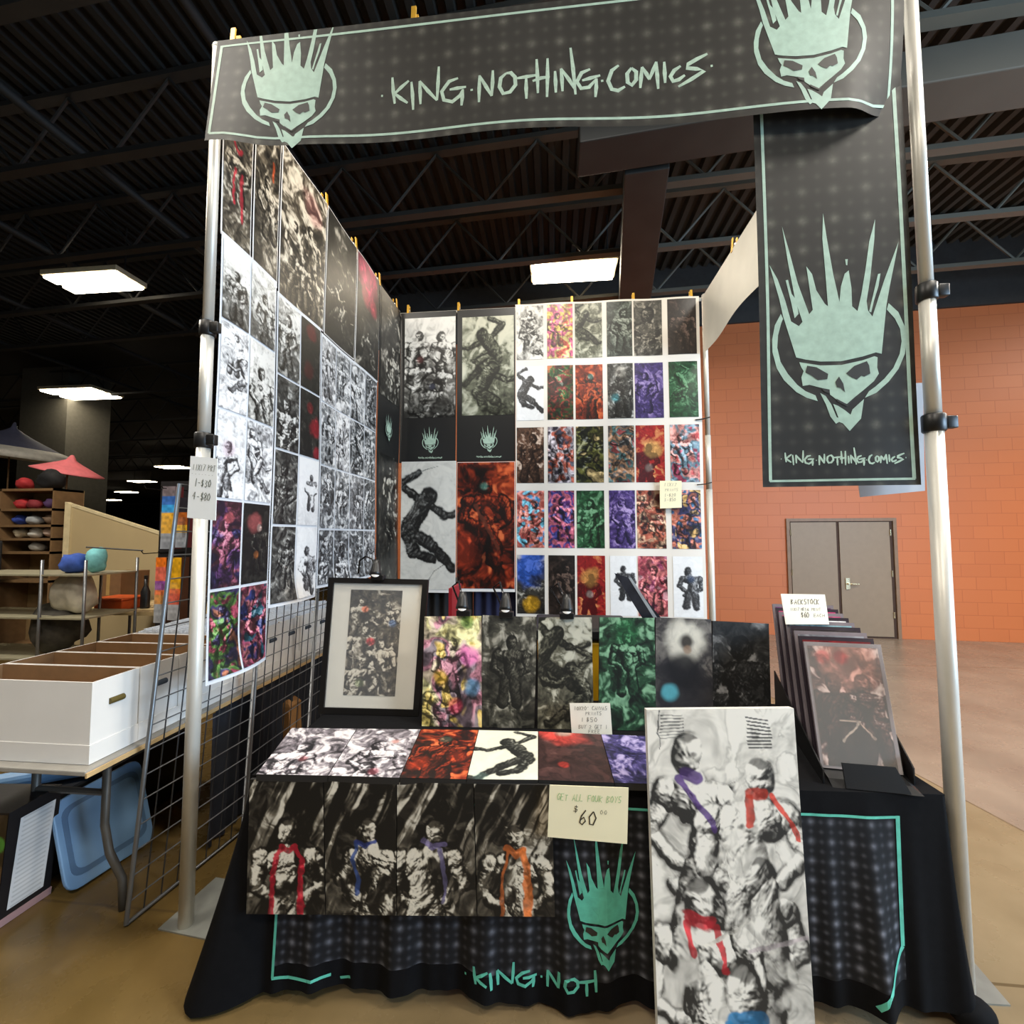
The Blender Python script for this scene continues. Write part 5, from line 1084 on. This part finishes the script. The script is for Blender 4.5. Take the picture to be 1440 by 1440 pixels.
rl = MB().tube([(-1.18, .16, .442), (-.86, .36, .442)], .04, 16).out('rolled_sheet', M_blue, smooth=False); tag(rl, 'blue roll lying across the dark tote under the left table', 'roll')
# toy box at the far left
def bands(ny, nx, rows):
    """rows: list of (upto fraction, colour)"""
    a = np.zeros((ny, nx, 3))
    for j in range(ny):
        for f, c in rows:
            if j/(ny-1) <= f: a[j] = lin(c); break
    return a
M_card2 = mat('black_package_card', (30, 28, 30), .4)
tp = thing('toy_package', (-.95, .0, 0), 'black boxed toy with white text side panel on the floor at the far left', 'package')
MB().hexa([(-1.2, -.1, 0), (-.78, -.1, 0), (-.77, .09, 0), (-1.2, .09, 0), (-1.2, -.1, .47), (-.745, -.1, .485), (-.735, .09, .5), (-1.2, .09, .48)]).out('box_body', M_card2, tp)
Q = [(-1.199, -.102, .465), (-.747, -.102, .478), (-1.199, -.102, .01), (-.781, -.102, .01)]
P = bilin(*Q, 60, 60); yy, xx = np.mgrid[0:1:60j, 0:1:60j]
a = art(60, 60, 1., seed=401, ramp=[(16, 14, 14), (60, 48, 40), (140, 110, 80)], base=.3, det=.6)
for cx, cy, r, cc in ((.93, .27, .08, (70, 140, 50)), (.95, .55, .11, (90, 66, 44)), (.95, .8, .08, (150, 140, 110)), (.82, .15, .06, (190, 90, 60))):
    m = sst(r, r*.8, np.hypot(xx-cx, yy-cy))[..., None]; a = a*(1-m)+m*lin(cc)*(.6+.6*vn(xx*14, yy*14, 5)[..., None])
painted('printed_front', P, a, M_gloss, tp)
Q = [(-.7455, -.06, .44), (-.741, .07, .445), (-.7765, -.07, .06), (-.7712, .06, .06)]
Q = [np.array(q)+[.004, 0, 0] for q in Q]; P = bilin(*Q, 30, 60)
a = np.full((60, 30, 3), .72); 
for j in range(60):
    if j % 3 == 1: a[j, 3:27] *= .72
painted('text_panel', P, a, M_gloss, tp)
MB().hexa([(-1.2, -.104, 0.002), (-.778, -.104, 0.002), (-.768, .094, 0.002), (-1.2, .094, 0.002), (-1.2, -.104, .035), (-.775, -.104, .035), (-.765, .094, .035), (-1.2, .094, .035)]).out('pink_base_strip', mat('pinkish_card', (176, 140, 140), .4), tp)
# kraft paper bag between the gridwall and the draped table
p = U(400, 985, 'y', 1.15); x0 = U(386, 990, 'y', 1.15)[0]; x1 = U(416, 990, 'y', 1.15)[0]
M_bagk = mat('brown_paper', (150, 108, 62), .8, var=.15, scale=9)
pb_ = thing('paper_bag', (p[0], 1.15, 0), 'tall brown paper bag with crumpled top between the gridwall and the draped table', 'paper bag')
k = MB(); zt = p[2]
rings = [(0, 1, 0), (zt*.5, 1.02, .004), (zt*.9, .98, -.004), (zt*.96, .92, .006), (zt, .8, -.004), (zt+.02, .55, .004)]
cxb, hw = (x0+x1)/2, (x1-x0)/2
k._add([(cxb+sx*hw*s+o, 1.15+sy*hw*.9*s, z) for z, s, o in rings for sx, sy in ((-1, -1), (1, -1), (1, 1), (-1, 1))], [[4*i+j, 4*i+(j+1) % 4, 4*i+4+(j+1) % 4, 4*i+4+j] for i in range(5) for j in range(4)]+[[20, 21, 22, 23], [3, 2, 1, 0]])
k.out('bag_body', M_bagk, pb_); MB().tube([(cxb-.02, 1.12, zt+.015), (cxb, 1.12, zt+.05), (cxb+.03, 1.12, zt+.015)], .006, 6).out('twisted_top', M_bagk, pb_, True)
tag(MB().hexa([(.06, .72, 0), (.16, .7, 0), (.17, .95, 0), (.07, .97, 0), (.055, .72, .42), (.155, .7, .42), (.165, .95, .42), (.065, .97, .42)]).out('cardboard_box', M_bagk, bevel=.004), 'plain cardboard box on the floor in front of the brown paper bag', 'box')
# ---------------- clutter farther left
M_tan = mat('tan_partition_cloth', (176, 156, 116), .8, var=.04, scale=2)
t = thing('partition_board', (-4.8, 4, 0), 'tan partition board with a sloping top behind the left tables', 'partition')
MB().hexa([(-5.62, 4, 0), (-3.7, 4, 0), (-3.7, 4.04, 0), (-5.62, 4.04, 0), (-5.62, 4, 2.13), (-3.7, 4, 1.56), (-3.7, 4.04, 1.56), (-5.62, 4.04, 2.13)]).out('board', M_tan, t)
MB().hexa([(-5.64, 3.99, 2.12), (-3.69, 3.99, 1.55), (-3.69, 4.05, 1.55), (-5.64, 4.05, 2.12), (-5.64, 3.99, 2.16), (-3.69, 3.99, 1.59), (-3.69, 4.05, 1.59), (-5.64, 4.05, 2.16)]).out('top_trim', mat('light_tan_trim', (206, 190, 150), .7), t)
MB().hexa([(-5.70, 3.98, 0), (-5.60, 3.98, 0), (-5.60, 4.06, 0), (-5.70, 4.06, 0), (-5.70, 3.98, 2.18), (-5.60, 3.98, 2.14), (-5.60, 4.06, 2.14), (-5.70, 4.06, 2.18)]).out('end_post', mat('light_tan_trim', (206, 190, 150), .7), t)
M_wood = mat('brown_shelf_wood', (120, 92, 60), .65)
sh = thing('shelf_unit', (-6.5, 3.9, 0), 'wooden shelf unit with folded clothing at the far left', 'shelf')
sx0_, sx1_ = -7.6, -5.78; szs = [.03, 1.0, 1.42, 1.62, 1.82, 2.06, 2.36]
for z in szs: MB().box(sx0_, 3.9, z-.018, sx1_, 4.3, z+.018).out('shelf_board', M_wood, sh)
for x in (sx0_, -6.7, sx1_-.03): MB().box(x, 3.9, 0, x+.03, 4.3, 2.378).out('side_board', M_wood, sh)
MB().box(sx0_, 4.3, 0, sx1_, 4.31, 2.378).out('back_board', mat('light_shelf_back', (150, 124, 84), .7), sh)
def heap(name, c, r, m, lab, cat, grp, seed=0):
    k = MB(); k.ball((0, 0, 0), 1., 9); v = np.array(k.v); n_ = .75+.5*vn(v[:, 0]*1.6+seed, v[:, 1]*1.6+v[:, 2]*2.3, seed)
    v = v*n_[:, None]; v[:, 2] -= v[:, 2].min(); v = v*np.array(r)+np.array(c)
    o = obj(name, v, k.f, m, None, True); return tag(o, lab, cat, grp)
cl = [('red', (176, 40, 44), -6.52, 2.08), ('dark red', (120, 34, 40), -6.3, 2.08), ('purple', (70, 44, 84), -6.02, 2.08), ('blue', (44, 66, 150), -6.54, 1.84), ('grey and white', (166, 170, 172), -6.28, 1.84), ('brown', (110, 90, 72), -6.0, 1.84), ('cream', (190, 178, 150), -6.5, 1.64), ('white', (206, 204, 194), -6.24, 1.64), ('pale pink', (190, 166, 150), -5.98, 1.64), ('light grey', (160, 158, 150), -6.2, 1.44)]
for i, (nm, c_, x, z) in enumerate(cl):
    heap('folded_garment', (x, 4.06, z), (.1, .09, .075), mat('cloth_'+nm.replace(' ', '_'), c_, .8, var=.3, scale=8), f'{nm} folded garment on the shelf unit at the far left', 'garment', 'folded garments on the far shelf', 40+i)
heap('black_bag', (-6.7, 3.45, 1.62), (.36, .22, .26), mat('black_nylon', (22, 22, 26), .5), 'bulky black bag at the far left edge in front of the shelf unit', 'bag', None, 3)
MB_ = thing('bag_stand', (-6.7, 3.45, 0), 'dark stand under the bulky black bag at the far left', 'stand'); MB().box(-7.1, 3.2, 0, -6.3, 3.7, 1.6).out('stand_body', mat('dark_stand_cloth', (34, 34, 36), .8), MB_, bevel=.02)
for i in range(3): MB().box(-7.08, 3.185, 1.15+.14*i, -6.32, 3.2, 1.17+.14*i).out('stand_rail', M_chrome, MB_)
heap('black_hat', (-6.05, 4.05, 2.378), (.2, .14, .16), mat('black_felt', (18, 18, 20), .8), 'black hat on top of the shelf unit', 'hat', None, 5)
heap('red_hat', (-6.5, 4.05, 2.378), (.11, .1, .09), mat('red_felt', (160, 36, 40), .8), 'red hat on top of the shelf unit', 'hat', None, 6)
# parasols
def parasol(c, R, hgt, tilt, m, m2, lab, frill=False, seg=32):
    c = np.array(c, float); t = thing('parasol', (c[0], c[1], 0), lab, 'parasol', 'parasols at the far left')
    ax = Vector((math.sin(tilt), 0, math.cos(tilt)))
    prof = [(.0, hgt*1.25), (.02, hgt*1.22), (.05, hgt*1.0), (.14*R, hgt*.86), (.35*R, hgt*.62), (.6*R, hgt*.38), (.82*R, hgt*.16), (R, 0), (R*.98, -.015), (.8*R, .1*hgt), (.4*R, .5*hgt), (.04, hgt*.8)]
    MB().lathe(prof, c, seg, 0, ax).out('canopy', m, t, True)
    if frill:
        MB().lathe([(R*.97, .035), (R*1.06, -.03), (R*1.05, -.11), (R*1.0, -.12), (R*.96, -.0)], c, seg, 0, ax).out('ruffle', m2, t, True)
        MB().lathe([(R*.78, hgt*.215), (R*.88, hgt*.15), (R*.97, hgt*.07), (R*1.04, -.0), (R*1.06, -.06)], c, seg, 0, ax).out('lace_band', m2, t, True)
    q = Vector((0, 0, 1)).rotation_difference(ax); k = MB()
    for i in range(8):
        an = 2*PI*i/8; a = np.array(Vector(c)+q @ Vector((0, 0, hgt*.8))); b_ = np.array(Vector(c)+q @ Vector((R*.95*math.cos(an), R*.95*math.sin(an), .0)))
        MB().tube([a, b_], .006, 5).out('rib', m2, t)
    MB().tube([np.array(Vector(c)+ax*hgt*.9), c-np.array(ax)*.1, (c[0], c[1], .02)], .014, 8).out('shaft', M_wood, t, True)
    MB().lathe([(0, .03), (.16, .025), (.18, 0), (0, 0)], (c[0], c[1], 0), 20).out('foot', M_blk, t)
M_lace = mat('white_lace', (206, 204, 196), .7)
pc = U(14, 636, 'y', 6.2); parasol((pc[0], 6.2, pc[2]+.0), .98, .52, .12, mat('blue_grey_fabric', (74, 78, 104), .8), M_lace, 'dark blue parasol with white ruffled edge at the far left', True)
pc = U(96, 664, 'y', 4.7); parasol((pc[0], 4.7, pc[2]), .46, .24, .22, mat('pink_fabric', (226, 118, 124), .7, var=.08), mat('pink_rib', (200, 100, 108), .7), 'small pink parasol tilted to the right, beside the blue one')
# chrome rack
rk = thing('wire_rack', U(60, 900, 'y', 2.2), 'chrome wire rack with two shelves at the far left', 'rack')
ra = U(60, 782, 'y', 2.2); rb = U(121, 790, 'y', 2.2); xL = ra[0]-1.2
for x, y in ((xL, 2.2), (ra[0], 2.2), (rb[0], 2.2), (ra[0]+.05, 2.75), (rb[0], 2.75)): MB().tube([(x, y, 0), (x, y, 1.42)], .014, 8).out('rack_post', M_wire, rk, True)
for z in (1.26, .82, .4): MB().box(xL, 2.19, z-.004, rb[0]+.01, 2.76, z+.012).out('rack_shelf', mat('rack_shelf_metal', (150, 144, 120), .5, .3), rk)
heap('white_plastic_sack', (ra[0]+.1, 2.45, .835), (.2, .16, .24), mat('white_plastic_film', (190, 184, 168), .4, var=.2), 'white plastic sack on the middle shelf of the chrome rack', 'sack', None, 8)
heap('dark_bundle', (ra[0]-.1, 2.45, .415), (.3, .2, .26), mat('dark_green_cloth', (60, 56, 48), .8, var=.4), 'dark bundle on the lower shelf of the chrome rack', 'bundle', None, 9)
heap('plush_toy', (ra[0]+.12, 2.4, 1.275), (.13, .1, .1), mat('blue_plush', (50, 80, 160), .9, var=.3), 'blue plush toy on top of the chrome rack', 'toy', 'plush toys on the chrome rack', 10)
heap('plush_toy', (ra[0]+.36, 2.42, 1.275), (.1, .09, .14), mat('teal_plush', (110, 176, 180), .9, var=.3), 'pale teal plush toy on top of the chrome rack, right of the blue one', 'toy', 'plush toys on the chrome rack', 11)
# table farther back with odds and ends
bt2 = thing('folding_table', (-3., 3.2, 0), 'tan topped table behind the white boxes, holding an orange crate', 'table')
MB().box(-4.3, 2.85, .74, -1.7, 3.75, .78).out('table_top', mat('tan_table_laminate', (196, 172, 126), .5), bt2)
for x in (-4.2, -1.8):
    for y in (2.95, 3.65): MB().tube([(x, y, 0), (x, y, .74)], .016, 8).out('leg', M_gleg, bt2)
M_or = mat('orange_plastic', (204, 84, 30), .45)
oc = thing('orange_crate', (-3.72, 3., .78), 'orange plastic crate on the tan topped table', 'crate')
MB().hexa([(-3.9, 2.92, .782), (-3.54, 2.92, .782), (-3.54, 3.2, .782), (-3.9, 3.2, .782), (-3.92, 2.9, .9), (-3.52, 2.9, .9), (-3.52, 3.22, .9), (-3.92, 3.22, .9)]).out('crate_body', M_or, oc, bevel=.015); MB().box(-3.94, 2.88, .9, -3.5, 3.24, .925).out('crate_rim', M_or, oc, bevel=.01)
M_kb = mat('brown_cardboard', (112, 80, 48), .8)
for i, (x0, x1, z1, lab) in enumerate(((-4.28, -3.98, 1.2, 'brown cardboard carton at the left end of the tan table'), (-3.5, -3.1, .98, 'low dark brown carton right of the orange crate'))):
    t = thing('carton', ((x0+x1)/2, 3.4, .78), lab, 'carton', 'cartons on the tan table'); MB().box(x0, 3.3, .782, x1, 3.7, z1).out('carton_body', M_kb, t, bevel=.004); MB().box(x0+.1, 3.296, .9, x0+.15, 3.7, z1+.002).out('packing_tape', mat('packing_tape', (160, 130, 80), .3), t)
bo = thing('bottle', (-3.5, 3.1, .78), 'dark bottle standing on the tan topped table right of the orange crate', 'bottle')
MB().lathe([(0, 0), (.045, 0), (.048, .02), (.048, .2), (.03, .25), (.018, .28), (.018, .36), (0, .36)], (-3.42, 3.1, .782), 16).out('bottle_body', M_blk, bo, True); MB().lathe([(0, .36), (.021, .36), (.021, .40), (0, .40)], (-3.42, 3.1, .782), 12).out('bottle_cap', M_frame, bo)
# peg rack with carded toys
pr = thing('peg_rack', (-2.35, 2.3, .75), 'black peg rack holding colourful carded toys left of the front upright', 'rack')
MB().box(-2.52, 2.34, 0, -2.1, 2.38, 2.24).out('rack_panel', M_card2, pr)
for z in (2.14, 1.5):
    for x in (-2.4, -2.22): MB().tube([(x, 2.34, z), (x, 2.06, z-.005), (x, 2.04, z+.02)], .005, 6).out('peg_hook', M_chrome, pr)
MB().tube([(-2.55, 2.2, 1.52), (-2.95, 2.0, 1.56)], .008, 6).out('long_hook', M_blk, pr)
def carded(x0, x1, y, z0, z1, rows, side, lab):
    t = thing('carded_toy', ((x0+x1)/2, y, z0), lab, 'package', 'carded toys on the peg rack')
    MB().box(x0, y, z0, x1, y+.09, z1).out('package_body', mat('pkg_'+side, {'maroon': (84, 24, 40), 'brown': (70, 46, 30)}[side], .4), t)
    P = bilin((x0+.002, y-.002, z1), (x1, y-.002, z1), (x0+.002, y-.002, z0), (x1, y-.002, z0), 24, 80)
    a = bands(80, 24, rows); u = vn(*np.meshgrid(np.linspace(0, 6, 24), np.linspace(0, 22, 80)), 9)[..., None]; a = a*(.55+.7*u)
    painted('printed_card', P, a, M_gloss, t)
    MB().box(x0+.02, y-.03, z0+(z1-z0)*.2, x1-.02, y-.002, z0+(z1-z0)*.6).out('clear_blister', mg, t)
yA = 2.1
def Xp(px, y=yA): return U(px, 750, 'y', y)[0]
def Zp(py, y=yA): return U(230, py, 'y', y)[2]
carded(Xp(226), Xp(245), yA, Zp(772), Zp(684), [(.16, (120, 110, 116)), (.3, (60, 110, 190)), (.42, (60, 160, 226)), (.75, (226, 170, 30)), (1, (150, 156, 166))], 'maroon', 'blue and yellow carded toy, upper left on the peg rack')
carded(Xp(247), Xp(263), yA, Zp(770), Zp(700), [(.3, (40, 36, 44)), (.55, (170, 90, 30)), (.7, (226, 180, 40)), (1, (150, 156, 166))], 'maroon', 'dark and yellow carded toy, upper right on the peg rack')
carded(Xp(221), Xp(236), yA, Zp(876), Zp(784), [(.14, (236, 120, 30)), (.36, (226, 110, 90)), (.5, (150, 80, 160)), (.58, (240, 120, 50)), (.72, (220, 150, 60)), (1, (160, 164, 170))], 'brown', 'orange and pink carded toy, lower left on the peg rack')
carded(Xp(240), Xp(257), yA, Zp(872), Zp(784), [(.5, (226, 170, 30)), (.58, (230, 110, 60)), (.75, (220, 90, 60)), (1, (170, 172, 178))], 'brown', 'yellow carded toy, lower right on the peg rack')
# pale clear acrylic sheet on the right side of the table area is left to the holder

# ================================================================== LIGHT
def area(loc, rot, sx, sy, en, col, name):
    l = bpy.data.lights.new(name, 'AREA'); l.shape = 'RECTANGLE'; l.size = sx; l.size_y = sy; l.energy = en; l.color = col
    o = bpy.data.objects.new(name, l); C.objects.link(o); o.location = loc; o.rotation_euler = rot; return o
WM = (1., .93, .82)
for i, (x, y, e_) in enumerate(((-1.2, -1.0, 105), (-4.6, .6, 260), (1.6, .2, 130), (4.8, -1.0, 190), (8.5, .9, 330), (1.4, -3.8, 150), (12, 2.5, 300))):  # unseen overhead lights; some added to fill the left side and orange wall
    area((x, y, 5.54), (0, 0, 0), 1.3, .6, e_, WM, 'unseen_hall_light')
# cool daylight arriving from the right side of the hall
d = Vector((0, .8, 1.6))-Vector((9, -2.6, 2.6)); area((9, -2.6, 2.6), d.to_track_quat('-Z', 'Y').to_euler(), 4, 2.5, 650, (.52, .75, 1.), 'doorway_daylight')
wd = bpy.data.worlds.new('hall_ambient'); bpy.context.scene.world = wd; wd.use_nodes = True
wd.node_tree.nodes['Background'].inputs[0].default_value = (.55, .52, .47, 1); wd.node_tree.nodes['Background'].inputs[1].default_value = .12

# ================================================================== CAMERA
cd = bpy.data.cameras.new('camera'); cam = bpy.data.objects.new('camera', cd); C.objects.link(cam)
cd.sensor_width = 36; cd.sensor_fit = 'HORIZONTAL'; cd.lens = F/1440*36; cd.clip_start = .05; cd.clip_end = 200
M = Matrix(((RGT[0], UPV[0], -FWD[0], CAM[0]), (RGT[1], UPV[1], -FWD[1], CAM[1]), (RGT[2], UPV[2], -FWD[2], CAM[2]), (0, 0, 0, 1)))
cam.matrix_world = M
bpy.context.scene.camera = cam
bpy.context.scene.view_settings.view_transform = 'Standard'
bpy.context.scene.view_settings.exposure = 0.0
